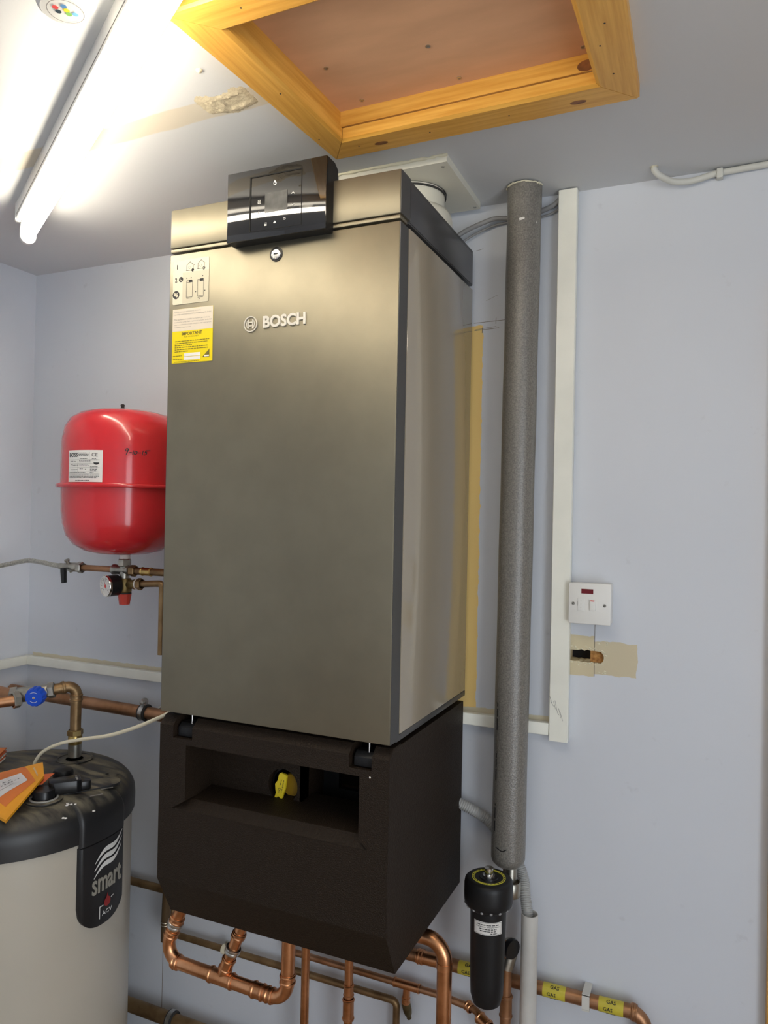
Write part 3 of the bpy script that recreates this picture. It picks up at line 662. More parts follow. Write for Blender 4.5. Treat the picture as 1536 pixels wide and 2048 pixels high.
put_text(q, 'FOR YOUR SAFETY', lambda a, b, c_: ff(a, b, .0008), .0410, 1.9215, w=.0375, h=.0030, res=1)
for i, w_ in enumerate((.087, .083, .044, .083, .085, .034)): blur_line(q, s1f, .0170, 1.9135 - .0043 * i, w_, .0023)
blur_line(q, s1f, .0130, 1.8836, .022, .0020); blur_line(q, s1f, .0130, 1.8765, .026, .0020); blur_line(q, s1f, .0170, 1.8712, .062, .0016)
q.add([ff(.0870, 1.8782, .0008), ff(.1050, 1.8782, .0008), ff(.1050, 1.8945, .0008)], [(0, 1, 2)])
q.build('warning_print', M['ink_olive'], s2)
q = MB(); rect(q, ff, .0415, 1.8826, .0825, 1.8892, .0008); rect(q, ff, .0415, 1.8752, .0825, 1.8816, .0008); rect(q, ff, .0925, 1.8792, .1040, 1.8822, .0010)
tag(q.build('write_in_box_print', M['paper'], s2), kind='stuff')

# ------------------------------------------------------------------ moulded cover under the boiler
cover = thing('pipework_cover', (BW / 2, -.25, .718), 'black moulded foam cover hanging below the boiler with recessed opening', 'cover')
N1 = (.034, .082); N2 = (.437, .483)
outer = [(0.0005, .806), (BW - .0005, .806), (BW - .0005, 1.124), (N2[1], 1.124), (N2[1], 1.100), (N2[0], 1.100), (N2[0], 1.124), (N1[1], 1.124), (N1[1], 1.100), (N1[0], 1.100), (N1[0], 1.124), (.0005, 1.124)]
holep = [(.034, .9550), (.478, .9550), (.4590, .9740), (.4590, 1.0870), (.0672, 1.0880), (.0672, .9750)]
sh = MB().plate(outer, [holep], lambda a, b, c: Vector((a, c, b)), BF, -.434)
for a, b in ((.0005, N1[0]), (N1[1], N2[0]), (N2[1], BW - .0005)):
    sh.prism([(BF, 1.124), (-.447, 1.1405), (-.41, 1.1405), (-.41, 1.124)], YZ(), a, b)
for a, b in ((.0, .022), (BW - .022, BW)):
    sh.prism([(BF + .0005, .806), (-.419, .718), (-.034, .718), (-.034, 1.1375), (-.4475, 1.1385), (BF + .0005, 1.122)], YZ(), a, b)
sh.prism([(BF, .806), (-.419, .718), (-.395, .718), (-.434, .810)], YZ(), .0005, BW - .0005)
sh.box(.02, BW - .02, -.06, -.034, .72, 1.136)
sh.build('shell', M['foam'], cover)
rc = MB().prism([(-.4645, .9545), (-.443, .9725), (-.335, .9860), (-.335, .940), (-.4335, .940)], YZ(), .033, .479)
rc.box(.050, .0672, -.434, -.330, .95, 1.10).box(.4590, .480, -.434, -.20, .95, 1.10).box(.05, .48, -.434, -.20, 1.0875, 1.100)
rc.build('recess_lining', M['foam'], cover)
bp = MB().plate([(.0672, .955), (.2900, .955), (.2900, 1.090), (.0672, 1.090)], [circ(.2440, 1.0060, .0345, 36)], lambda a, b, c: Vector((a, c, b)), -.376, -.350)
bp.box(.284, .290, -.376, -.20, .955, 1.090)
bp.build('recess_back', M['foam'], cover)
cv = MB().plate([(.290, .94), (.459, .94), (.459, 1.09), (.290, 1.09)], [[(.326, .985), (.452, .985), (.452, 1.052), (.436, 1.070), (.326, 1.072)]], lambda a, b, c: Vector((a, c, b)), -.285, -.27)
cv.build('inner_frame', M['satin_black'], cover)
box('cavity_back', .07, .46, -.12, -.11, .93, 1.10, M['gap'], cover)
MB().lathe([(.0335, 0), (.0335, .016), (.0300, .016), (.0300, 0)], (.2440, -.3450, 1.0060), (0, -1, 0), 32).build('valve_ring', M['black'], cover, True)
for a, b in (N1, N2):
    bl = MB().prism([(-.456, 1.1025), (-.456, 1.1190), (-.446, 1.1285), (-.425, 1.1285), (-.425, 1.1025)], YZ(), a + .006, b - .003).build('hinge_block', M['satin_black'], cover, bevel=.0008, smooth=True)
    x = (a + b) / 2 + .010
    MB().lathe([(.0017, 0), (.0017, .020), (.0026, .020), (.0026, .0225), (0, .0225)], (x, -.447, 1.1275), (0, 0, 1), 12).build('screw', M['chrome'], bl, True)
MB().lathe([(.0022, 0), (.0015, .0008), (0, .0009)], (.4800, BF, 1.0875), (0, -1, 0), 10).build('stud', M['chrome'], cover, True)
# yellow gas valve seen in the recess
gv = thing('gas_valve', (.244, -.34, .97), 'yellow lever gas valve showing through the round hole in the cover', 'valve')
LA = math.radians(78)
ldir = (math.cos(LA), math.sin(LA))
def lev(a, b, c): return Vector((.240 + a * ldir[0] - b * ldir[1], -.3730 - c, 1.0035 + a * ldir[1] + b * ldir[0]))
prof = circ(-.0240, 0, .0090, 14, PI / 2, 3 * PI / 2) + [(-.018, -.0085), (.0, -.0105), (.026, -.0085), (.0285, -.004), (.0285, .006), (.024, .0095), (.010, .0100), (.002, .0140), (-.008, .0110), (-.016, .0080)]
MB().plate(prof, [circ(-.0240, 0, .0034, 12)], lev, 0, .005).build('lever', M['leveryellow'], gv)
MB().lathe([(.0235, 0), (.0235, .020), (.0220, .024), (.0, .024)], (.2545, -.3360, 1.0040), (0, -1, 0), 28).build('valve_body', mat('shaded_yellow_valve_body', (.30, .17, .006), .5), gv, True)  # body colour darkened to hold the shade behind the lever
q = MB(); put_text(q, 'G2', lev, -.013, -.0010, w=.011, h=.0060, res=1, offset=.03); blur_line(q, lambda a, b, c=0: lev(a, b, 0), -.010, -.0055, .026, .0024); blur_line(q, lambda a, b, c=0: lev(a, b, 0), .004, .0000, .013, .0026)
for i in range(len(q.v)): q.v[i] = q.v[i] + Vector((0, -.0054, 0))
q.build('lever_print', M['ink_olive'], gv)

# ------------------------------------------------------------------ flue
fl = thing('flue_pipe', (.412, -.148, ZT), 'white flue pipe rising from boiler top to ceiling plate', 'flue')
MB().lathe([(.073, 0), (.073, .096)], (.412, -.148, ZT - .001), (0, 0, 1), 48).build('pipe', M['flue'], fl, True)
MB().lathe([(.088, 0), (.090, .002), (.091, .030), (.089, .042), (.082, .052), (.0735, .055), (.0735, 0)], (.412, -.148, ZT - .0005), (0, 0, 1), 48).build('collar', M['flue'], fl, True)
MB().lathe([(.0745, .0865), (.0765, .0865), (.0765, .0905), (.0745, .0905)], (.412, -.148, ZT), (0, 0, 1), 48).build('seal', M['rubber'], fl, True)
fp = thing('flue_plate', (.412, -.148, ZC - .018), 'square white ceiling plate around the flue pipe', 'plate')
MB().plate([(.290, -.272), (.537, -.274), (.534, -.026), (.292, -.026)], [circ(.412, -.148, .0768, 40)], XY(), ZC - .016, ZC - .0002).build('plate', M['flue'], fp)
for (x, y) in ((.525, -.040), (.522, -.255), (.303, -.040)):
    MB().lathe([(.0035, 0), (.0035, .0012), (.002, .002), (0, .002)], (x, y, ZC - .016), (0, 0, -1), 12).build('screw', M['steel'], fp, True)
sl = MB(); pts = [(.288 + .25 * k / 24, -.2745 + random.uniform(-.0012, .0012), ZC - .002 + random.uniform(-.001, .001)) for k in range(25)]
sl.tube(pts, [random.uniform(.0018, .0042) for _ in pts], 8); sl.build('sealant_bead', M['chip'], fp, True)

# ------------------------------------------------------------------ insulated pipe
ip = thing('insulated_pipe', (.645, -.062, .79), 'tall grey foam insulated pipe standing between boiler and white trunking', 'pipe')
mbp = MB(); top = Vector((.6490, -.070, ZC - .003)); bot = Vector((.6390, -.070, .800))
N_ = 200; pts = []; rs = []
for k in range(N_ + 1):
    t = k / N_; p = bot.lerp(top, t); pts.append(p)
    rs.append(.0372 + .0004 * math.sin(t * 31) + (.0008 if t > .965 else 0) + (.0 if t > .010 else -.010 * (1 - t / .010) ** 2))
mbp.tube(pts, rs, 40); mbp.build('insulation', M['insul'], ip, True)
pipe('inner_pipe', [(.6390, -.070, .81), (.6400, -.070, .760)], .011, M['copper_brown'], ip)
q = MB()
def ipf(a, b, c):
    t = (b - .8) / 1.5; ax = .6390 + (.6490 - .6390) * t; return Vector((ax + (.0382 + c) * math.sin(a), -.070 - (.0382 + c) * math.cos(a), b))
q.add([ipf(-.02, 2.210, 0), ipf(.22, 2.212, 0), ipf(.28, 2.2145, 0), ipf(.2, 2.217, 0), ipf(-.05, 2.2155, 0)], [(0, 1, 2, 3, 4)])
q.add([ipf(.95, 2.205, 0), ipf(1.02, 2.206, 0), ipf(1.0, 2.212, 0)], [(0, 1, 2)]); tag(q.build('white_scuff', M['paper'], ip), kind='stuff')
rg = MB(); rg.tube([ipf(a / 10 - 1.5, 2.2955 + random.uniform(-.002, .001), .0008) for a in range(31)], [random.uniform(.0008, .0024) for _ in range(31)], 6); rg.build('torn_edge', M['chip'], ip, True)
q = MB(); q.tube([ipf(-.55 + .06 * k, .8455 - .0006 * math.sin(k * .3) * k, -.0012) for k in range(12)], .0014, 6); q.build('crease', M['gap'], ip, True)
q = MB()
for k in range(3):
    blur_line(q, lambda a, b, c=0: ipf(-.72 + b * 14, 1.10 + a - k * .11, .0006), 0, 0, .06, .008)
tag(q.build('faint_print', M['ink'], ip), kind='stuff')

# ------------------------------------------------------------------ trunking
vt = thing('cable_trunking', (.7357, -.014, 1.072), 'tall white vertical cable trunking on the wall right of the grey pipe', 'trunking')
MB().box(.7175, .7545, -.016, -.0005, 1.074, ZC - .002).build('channel', M['pvc'], vt)
MB().prism([(.7152, -.018), (.7152, -.0275), (.7165, -.0290), (.7550, -.0290), (.7562, -.0275), (.7562, -.0115), (.7550, -.0115), (.7550, -.018)], XY(), 1.072, ZC - .003).build('lid', M['pvc'], vt)
q = MB()
for k in range(7): stroke(q, lambda a, b, c: Vector((a, -.0293, b)), [(.7165 + .004 * k + random.uniform(-.002, .002), 1.17 - .006 * k + random.uniform(-.01, .01)), (.7215 + .004 * k, 1.155 - .006 * k)], .0008)
q.build('scratch_marks', M['ink_grey'], vt)
def htrunk(name, x0, x1, z0, z1, label):
    t = thing(name, ((x0 + x1) / 2, -.012, z0), label, 'trunking')
    MB().box(x0, x1, -.014, -.0005, z0 + .002, z1 - .002).build('channel', M['pvc'], t)
    MB().prism([(-.014, z0), (-.024, z0), (-.0255, z0 + .0015), (-.0255, z1 - .0015), (-.024, z1), (-.014, z1)], YZ(), x0 + .0004, x1 - .0004).build('lid', M['pvc'], t, bevel=.0006, smooth=True)
    return t
htrunk('mini_trunking', -.896, .7145, 1.0815, 1.1085, 'white horizontal mini trunking running along the back wall behind the boiler')
t = thing('mini_trunking', (XL + .012, -1.0, 1.0815), 'white horizontal mini trunking on the left wall', 'trunking')
MB().box(XL + .0005, XL + .014, -2.2, -.0005, 1.0835, 1.1065).build('channel', M['pvc'], t)
MB().box(XL + .013, XL + .0255, -2.2, -.0005, 1.0815, 1.1085).build('lid', M['pvc'], t, bevel=.0012, smooth=True)

# ------------------------------------------------------------------ fused spur
sp_ = thing('fused_spur', (.797, -.02, 1.340), 'white fused spur switch with red neon beside the vertical trunking', 'switch')
sf = lambda a, b, c: Vector((a, -.0455 - c, b))
box('back_box', .7575, .8440, -.036, -.0005, 1.3390, 1.4250, M['white'], sp_, bevel=.002)
box('face_plate', .7562, .8452, -.0455, -.0362, 1.3380, 1.4265, M['white'], sp_, bevel=.0025)
q = MB(); q.box(.7835, .8085, -.0464, -.0450, 1.4040, 1.4140); q.build('neon', M['neon'], sp_)
sw = box('switch_rocker', .8015, .8135, -.0490, -.0450, 1.3680, 1.3905, M['white'], sp_, bevel=.001)
q = MB(); rect(q, lambda a, b, c: Vector((a, -.0493, b)), .8035, 1.3880, .8112, 1.3902); q.build('red_mark', M['redmark'], sw)
fc = box('fuse_carrier', .7755, .7905, -.0470, -.0450, 1.3660, 1.3935, M['white'], sp_, bevel=.0007)
q = MB(); rect(q, lambda a, b, c: Vector((a, -.0472, b)), .7755, 1.377, .7762, 1.386)
for zz in (1.373, 1.381, 1.388): disc(q, lambda a, b, c: Vector((a, -.0472, b)), .783, zz, .0006, 8)
q.build('carrier_marks', M['ink_grey'], fc)
for x, z in ((.7665, 1.3815), (.8325, 1.3800)):
    s_ = MB().lathe([(.0034, 0), (.0034, .0008), (.0028, .0014), (0, .0015)], (x, -.0455, z), (0, -1, 0), 16).build('screw', M['nickel'], sp_, True)
    q = MB(); stroke(q, sf, [(x - .002, z - .002), (x + .002, z + .002)], .0008, c=.0017); q.build('slot', M['gap'], s_)

# ------------------------------------------------------------------ cables at the ceiling
c1 = thing('boiler_cable', (.56, -.03, 2.19), 'grey cable looping from the boiler top towards the insulated pipe', 'cable')
MB().tube(spline([(.455, -.045, ZT + .010), (.493, -.032, 2.231), (.535, -.028, 2.2475), (.568, -.024, 2.2565), (.60, -.018, 2.2560), (.66, -.010, 2.262), (.70, -.012, 2.272), (.7185, -.012, 2.288)]), .0056, 12).build('sheath', M['cablegrey'], c1, True)
c1b = thing('cable', (.56, -.02, 2.19), 'thinner grey line running just under the boiler cable', 'cable')  # thin grey run drawn close below the boiler cable
MB().tube(spline([(.470, -.030, ZT + .008), (.510, -.016, 2.226), (.550, -.010, 2.2430), (.585, -.008, 2.2500), (.65, -.007, 2.250), (.695, -.007, 2.256), (.7185, -.008, 2.270)]), .0028, 10).build('sheath', M['cablegrey'], c1b, True)
c2 = thing('lighting_cable', (1.0, -.02, 2.27), 'white cable dropping from the ceiling hole and running along the top right wall', 'cable')
MB().tube(spline([(.918, -.062, 2.305), (.9195, -.061, 2.293), (.930, -.052, 2.284), (.955, -.030, 2.277), (.990, -.014, 2.2795), (1.030, -.0085, 2.2885), (1.060, -.0085, 2.2905), (1.15, -.0085, 2.2925), (1.40, -.0085, 2.2935), (1.70, -.0085, 2.294)]), .0065, 14).build('sheath', M['cablewhite'], c2, True)
box('clip', 1.037, 1.050, -.018, -.0005, 2.2765, 2.2975, M['cablewhite'], c2, bevel=.003)

# ------------------------------------------------------------------ expansion vessel
ev = thing('expansion_vessel', (-.365, -.192, 1.449), 'red expansion vessel with white label left of the boiler', 'vessel')
VX, VY = -.365, -.192
prof = [(.012, 1.4490), (.060, 1.4515), (.095, 1.4600), (.122, 1.4760), (.140, 1.4990), (.1485, 1.5290), (.1520, 1.560), (.1535, 1.6150), (.1535, 1.622)]
lower = MB().lathe([(r, z - 1.449) for r, z in prof], (VX, VY, 1.449), (0, 0, 1), 64).build('lower_shell', M['red'], ev, True)
prof2 = [(.1545, 1.624), (.1545, 1.700), (.1530, 1.745), (.1470, 1.775), (.1340, 1.797), (.112, 1.8120), (.080, 1.8200), (.040, 1.8235), (0, 1.8240)]
MB().lathe([(r, z - 1.624) for r, z in prof2], (VX, VY, 1.624), (0, 0, 1), 64).build('upper_shell', M['red'], ev, True)
MB().lathe([(.152, 0), (.1635, .001), (.1655, .004), (.1655, .0075), (.1635, .0105), (.152, .0115)], (VX, VY, 1.6185), (0, 0, 1), 64).build('clamp_rim', M['red'], ev, True)
MB().lathe([(.0062, 0), (.0062, .010), (.0045, .011), (.0045, .015), (.0055, .016), (.0055, .019), (.003, .021), (0, .021)], (VX - .012, VY, 1.8215), (0, 0, 1), 12).build('air_valve_cap', M['rubber'], ev, True)
def vf(R_):
    def f(a, b, c):
        t = a / R_; return Vector((VX + (R_ + c) * math.sin(t), VY - (R_ + c) * math.cos(t), b))
    return f
VA = -.5385 + .0      # direction from vessel to viewer around the axis (radians from -y towards +x is positive)
vff = vf(.1550)
s0 = .1550
def cyl_patch(a0, z0, a1, z1, fn, c, n=14):
    vs = []; fs = []
    for i in range(n + 1):
        a = a0 + (a1 - a0) * i / n; vs += [fn(a, z0, c), fn(a, z1, c)]
    for i in range(n): fs.append((2 * i, 2 * i + 2, 2 * i + 3, 2 * i + 1))
    return vs, fs
LA0, LA1, LZ0, LZ1 = -.0360, .0650, 1.6310, 1.7080
lb = mk('label', *cyl_patch(LA0, LZ0, LA1, LZ1, vff, .0004), M['paper'], ev, True); lb['label'] = 'white maker label'
q = MB(); vp = lambda a, b, c: vff(LA0 + a * 1.12, LZ0 + b * .906, .0009)
put_text(q, 'BOSS', vp, .004, .0665, w=.0260, h=.0115, offset=.03)
put_text(q, 'CE', vp, .0655, .0675, w=.014, h=.0100); 
for (x, y, w) in ((.034, .0765, .020), (.032, .0730, .027), (.033, .0695, .026), (.036, .0610, .020), (.0665, .0610, .010), (.007, .0545, .010), (.0185, .0540, .007), (.034, .0560, .030), (.034, .0525, .030), (.008, .0450, .008), (.0155, .0440, .017), (.035, .0460, .024), (.035, .0420, .026), (.009, .0320, .022), (.036, .034, .010), (.050, .033, .004), (.0635, .0575, .016), (.0625, .040, .017), (.0625, .0365, .017), (.0625, .033, .016), (.0625, .0295, .014), (.005, .0245, .047), (.062, .0235, .010), (.005, .0175, .078), (.005, .0140, .078), (.005, .0105, .074), (.024, .0035, .038)):
    blur_line(q, vp, x, y, w, .0019)
for y in (.0590, .0490, .0385, .0275, .0215): stroke(q, vp, [(.003 + .0062 * k, y) for k in range(14)], .0004)
for x in (.0310, .0605): stroke(q, vp, [(x, .0275), (x, .080)], .0004)
pts = [(.0765 - .0065 * math.cos(t), .0520 - .006 * math.sin(t)) for t in [PI * k / 10 for k in range(11)]]
q.add([vp(p[0], p[1], 0) for p in pts], [tuple(range(11))])
q.build('label_print', M['ink'], lb)
# handwriting 9-10-15
q = MB(); HX, HZ = .1130, 1.7000
def hw(a, b, c=0): return vff(HX + a + b * .28, HZ + b, .0007)
for st in ([(.0075, .0125), (.0040, .0140), (.0010, .0115), (.0020, .0085), (.0060, .0090), (.0078, .0125), (.0068, .0060), (.0060, -.0005)],
           [(.0120, .0045), (.0165, .0048)], [(.0200, .0095), (.0205, .0000)], [(.0262, .0085), (.0238, .0070), (.0235, .0025), (.0262, .0008), (.0292, .0030), (.0290, .0068), (.0262, .0085)],
           [(.0330, .0048), (.0385, .0052)], [(.0425, .0105), (.0430, .0000)], [(.0490, .0112), (.0478, .0065), (.0515, .0072), (.0525, .0035), (.0500, .0008), (.0465, .0012)], [(.0488, .0112), (.0590, .0118)]):
    stroke(q, hw, [tuple(p)[:2] for p in spline([(a, b, 0) for a, b in st], 5)] if len(st) > 2 else st, .0019)
q.build('handwritten_date', M['ink'], ev)

# ------------------------------------------------------------------ pressure valve group below the vessel
pg = thing('safety_valve_group', (-.362, -.19, 1.33), 'brass safety valve group with pressure gauge under the red vessel', 'valve')
GX, GY = -.360, -.190
MB().lathe([(.0135, 0), (.0135, .012), (.012, .012)], (GX, GY, 1.4385), (0, 0, 1), 20).build('thread_tape', M['paper'], pg, True)
hexnut('union_nut', (GX, GY, 1.4285), (0, 0, 1), .0165, .021, M['nickel'], pg)
bd = MB().lathe([(.0115, -.034), (.0140, -.033), (.0140, -.026), (.0125, -.024), (.0130, 0), (.0125, .014), (.0140, .016), (.0140, .023), (.0115, .024)], (GX - .004, GY, 1.4090), (1, 0, 0), 24)
bd.lathe([(.0125, 0), (.0125, .036)], (GX, GY, 1.3830), (0, 0, 1), 24)
bd.build('manifold', M['nickel'], pg, True)
sv = MB().lathe([(.0150, 0), (.0175, .004), (.0175, .032), (.0140, .038)], (GX + .002, GY, 1.3500), (0, 0, 1), 24)
sv.lathe([(.0100, 0), (.0120, .004), (.0120, .026), (.0135, .027), (.0135, .034)], (GX + .008, GY, 1.3720), (1, 0, .06), 20)
sv.build('safety_valve_body', mat('tarnished_brass', (.30, .22, .09), .42, metal=.9, n_scale=40, n_amt=.3), pg, True)
MB().lathe([(.0132, 0), (.0172, .026), (.0178, .028)], (GX + .002, GY, 1.3195), (0, 0, 1), 14).build('red_cap', M['redcap'], pg)
MB().lathe([(.0172, 0), (.0172, .003)], (GX + .002, GY, 1.3475), (0, 0, 1), 24).build('cap_ring', M['rubber'], pg, True)
GD = Vector((-.30, -.95, -.04)).normalized(); GO = Vector((GX - .012, GY - .010, 1.3700))
ga = MB().lathe([(.012, -.004), (.0270, .002), (.0275, .030), (.026, .031)], GO, GD, 36).build('gauge_body', M['black'], pg, True)
MB().lathe([(.0275, .0295), (.0280, .033), (.0265, .036), (.0245, .036), (.0240, .0335)], GO, GD, 36).build('gauge_bezel', M['chrome'], ga, True)
e1 = Vector((0, 0, 1)); e1 = (e1 - GD * e1.dot(GD)).normalized(); e2 = e1.cross(GD) * -1
def gfn(a, b, c): return GO + e2 * a * -1 + e1 * b + GD * (.0342 + c)
_rx = GD.cross(Vector((0, 0, 1))).normalized()
def gfn(a, b, c): return GO - _rx * a + e1 * b + GD * (.0342 + c)
q = MB(); disc(q, gfn, 0, 0, .0243, 32); q.build('gauge_dial', M['paper'], ga)
q = MB()
for k in range(13):
    t = math.radians(225 - 270 * k / 12); q_r = (.0185, .0215); stroke(q, gfn, [(q_r[0] * math.cos(t), q_r[0] * math.sin(t)), (q_r[1] * math.cos(t), q_r[1] * math.sin(t))], .0012, c=.0003)
for k, s in enumerate('01234'):
    t = math.radians(225 - 270 * k / 4); put_text(q, s, lambda a, b, c: gfn(a, b, .0003), .0145 * math.cos(t) - .001, .0145 * math.sin(t) - .0015, h=.0048, res=1, offset=.03)
stroke(q, gfn, [(.004, -.008), (-.008, .0165)], .0019, c=.0006); q.build('dial_print', M['ink'], ga)
q = MB(); disc(q, gfn, 0, 0, .0042, 14, .0009); stroke(q, gfn, [(0, 0), (-.0035, .008)], .0018, c=.0008); q.build('red_pointer', M['redmark'], ga)
cpg = thing('branch_pipe', (-.28, -.19, 1.37), 'short brown copper outlet pipe leading from safety valve behind the boiler', 'pipe')
pipe('pipe', [(-.318, -.190, 1.3745), (-.255, -.190, 1.3790), (-.235, -.190, 1.380), (-.235, -.190, 1.200)], .0085, M['copper_brown'], cpg, bend=.02)
hexnut('nut', (-.3080, -.190, 1.3752), (1, 0, .06), .0155, .014, M['copper_brown'], cpg)
MB().lathe([(.0142, 0), (.0142, .003)], (-.3180, -.190, 1.3742), (1, 0, .06), 18).build('olive', M['paper'], cpg, True)
cpf = thing('feed_pipe', (-.25, -.19, 1.40), 'upper copper feed pipe leading from valve group behind the boiler', 'pipe')
pipe('pipe', [(-.3385, -.190, 1.4085), (-.10, -.190, 1.4080)], .0095, M['copper_brown'], cpf)
hexnut('nut', (-.3300, -.190, 1.4085), (1, 0, 0), .0150, .018, M['copper_brown'], cpf)
sleeve('coupling', (-.286, -.190, 1.4083), (1, 0, 0), .0095, .034, M['brass'], cpf)
fv = thing('filling_valve', (-.55, -.18, 1.37), 'small nickel filling valve with black lever and copper tail left of the gauge', 'valve')
pipe('copper_tail', [(-.398, -.190, 1.4090), (-.523, -.183, 1.4080)], .0082, M['copper_old'], fv)
hexnut('nut', (-.520, -.183, 1.4080), (1, -.05, 0), .0155, .018, M['nickel'], fv)
MB().lathe([(.008, -.036), (.0105, -.034), (.0105, -.022), (.0125, -.018), (.0125, .010), (.010, .014)], (-.545, -.182, 1.4080), (1, -.05, 0), 20).build('body', M['nickel'], fv, True)
MB().lathe([(.005, -.016), (.005, .017), (.007, .018), (.007, .022), (0, .023)], (-.562, -.182, 1.4080), (0, -.5, 1), 12).build('stem', M['nickel'], fv, True)
MB().prism([(-.006, .010), (.008, .010), (.0085, 0), (.0065, -.030), (-.0050, -.032), (-.0065, 0)], lambda a, b, c: Vector((-.566 + a - b * .10, -.194 + c, 1.396 + b)), -.010, 0).build('lever', M['black'], fv, bevel=.0015, smooth=True)
fh = thing('braided_hose', (-.75, -.15, 1.38), 'steel braided hose curving from left edge to the filling valve', 'hose')
MB().tube(spline([(-.918, -.40, 1.345), (-.905, -.22, 1.383), (-.860, -.150, 1.397), (-.775, -.140, 1.4135), (-.690, -.160, 1.4135), (-.635, -.174, 1.4100), (-.583, -.181, 1.4080)]), .0066, 14).build('braid', mat('braided_steel', (.60, .58, .50), .35, metal=.9, n_scale=240, n_amt=.4, bump=.4, b_scale=300), fh, True)
MB().lathe([(.0078, 0), (.0085, .002), (.0085, .020), (.0075, .022)], (-.602, -.1795, 1.4085), (1, -.06, -.02), 16).build('ferrule', M['nickel'], fh, True)

# ------------------------------------------------------------------ wide copper pipe on the wall, valve on the tank
wp = thing('wall_pipe', (-.5, -.06, .98), 'wide brown copper pipe with rubber lined clamp running behind the tank valve', 'pipe')
pipe('pipe', [(-.918, -.060, 1.0085), (.05, -.060, .9985)], .0172, M['copper_old'], wp)
MB().lathe([(.0180, -.013), (.0215, -.012), (.0235, -.009), (.0215, -.006), (.0215, .006), (.0235, .009), (.0215, .012), (.0180, .013)], (-.398, -.060, 1.0031), (1, 0, -.01), 32).build('rubber_lining', M['rubber'], wp, True)
cl = MB().lathe([(.0212, -.0065), (.0228, -.0065), (.0228, .0065), (.0212, .0065)], (-.398, -.060, 1.0031), (1, 0, -.01), 32).build('clamp_band', M['steel'], wp, True)
MB().prism([(-.0085, .020), (.0085, .020), (.0085, .036), (.004, .040), (-.004, .040), (-.0085, .036)], lambda a, b, c: Vector((-.398 + a, -.060 + c, 1.003 + b)), -.004, .004).build('clamp_ear', M['steel'], cl)
MB().lathe([(.004, -.011), (.004, .010), (.0065, .010), (.0065, .014), (0, .015)], (-.398, -.060, 1.033), (0, -1, 0), 10).build('clamp_screw', M['steel'], cl, True)
pipe('wall_stud', [(-.398, -.038, .990), (-.372, -.002, 1.020)], .0035, M['steel'], wp)
tp = thing('tank_riser', (-.515, -.24, .908), 'copper elbow pipe rising from the tank top to the blue handled valve', 'pipe')
TX, TY = -.4930, -.2150
VA_ = Vector((-.5260, -.2660, 1.0930)); VB_ = Vector((-.5930, -.3140, 1.0820)); AX = (VA_ - VB_).normalized(); VL = (VA_ + VB_) / 2
pipe('pipe', [(TX, TY, .945), (TX + .001, TY, 1.1000), tuple(VA_ - AX * .010)], .0140, M['copper_brown'], tp, bend=.022)
sleeve('coupling', (TX + .001, TY, 1.0680), (0, 0, 1), .0138, .022, M['copper_brown'], tp)
sleeve('coupling', Vector((TX, TY, 1.10)).lerp(VA_, .52), (VA_.x - TX, VA_.y - TY, -.006), .0138, .012, M['copper_brown'], tp)
hexnut('compression_nut', (TX, TY, .9750), (0, 0, 1), .0205, .016, mat('dark_brass', (.34, .24, .10), .38, metal=.95, n_scale=40, n_amt=.3), tp)
MB().lathe([(.0165, 0), (.0175, .002), (.0175, .022), (.016, .024)], (TX, TY, .9450), (0, 0, 1), 24).build('brass_body', M['brass'], tp, True)
MB().lathe([(.0168, 0), (.0168, .033), (.0155, .034)], (TX, TY, .912), (0, 0, 1), 24).build('tank_socket', M['nickel'], tp, True)
bv = thing('zone_valve', (-.64, -.27, 1.03), 'nickel mixing valve with blue knob above the tank', 'valve')
bd = MB().lathe([(.0170, -.030), (.0195, -.026), (.0195, .016), (.0160, .022)], VB_ + AX * .026, AX, 20)
bd.lathe([(.0150, -.030), (.0175, -.020), (.0175, .016), (.0150, .022)], VA_ - AX * .022, AX, 20)
bd.build('body', M['nickel'], bv, True)
hexnut('nut', VA_, AX, .0205, .018, M['nickel'], bv)
hexnut('nut', VB_ + AX * -.006, AX, .0225, .020, M['nickel'], bv)
ND = Vector((-.30, -.80, -.05)).normalized(); NP = VB_ + AX * .016 + Vector((.004, -.026, -.008))
hexnut('front_nut', NP, ND, .0215, .018, M['nickel'], bv)
KO = VL + Vector((.020, -.004, .000)); KD = Vector((.42, -.86, -.10)).normalized()
MB().lathe([(.008, -.014), (.0100, .004), (.0170, .005)], KO, KD, 18).build('knob_neck', M['nickel'], bv, True)
kb = MB(); pr = []
seg = 60
e1 = Vector((0, 0, 1)); e1 = (e1 - KD * e1.dot(KD)).normalized(); e2 = KD.cross(e1)
prof = [(.0205, .004), (.0245, .008), (.0242, .026), (.0220, .030), (0, .0305)]
vs = []; fs = []
for i in range(seg):
    t = 2 * PI * i / seg; k = 1 - .085 * (math.cos(6 * t) ** 8)
    for r, h in prof: vs.append(KO + KD * h + (e1 * math.cos(t) + e2 * math.sin(t)) * r * (k if r > 0 else 1))
m_ = len(prof)
for i in range(seg):
    j = (i + 1) % seg
    for k in range(m_ - 1): fs.append((i * m_ + k, j * m_ + k, j * m_ + k + 1, i * m_ + k + 1))
kbo = mk('knob', vs, fs, M['blue'], bv, True)
MB().lathe([(.0032, 0), (.0032, .001), (0, .0016)], KO + KD * .0305, KD, 12).build('knob_screw', M['chrome'], kbo, True)
_kr = KD.cross(Vector((0, 0, 1))).normalized() * 1
def kfn(a, b, c): return KO + _kr * -a * -1 + e1 * b + KD * .0309
q = MB()
for r_, t0, t1 in ((.0120, -2.3, -.7), (.0140, .9, 2.2)):
    stroke(q, kfn, [(r_ * math.cos(t0 + (t1 - t0) * k / 10), r_ * math.sin(t0 + (t1 - t0) * k / 10)) for k in range(11)], .0012)
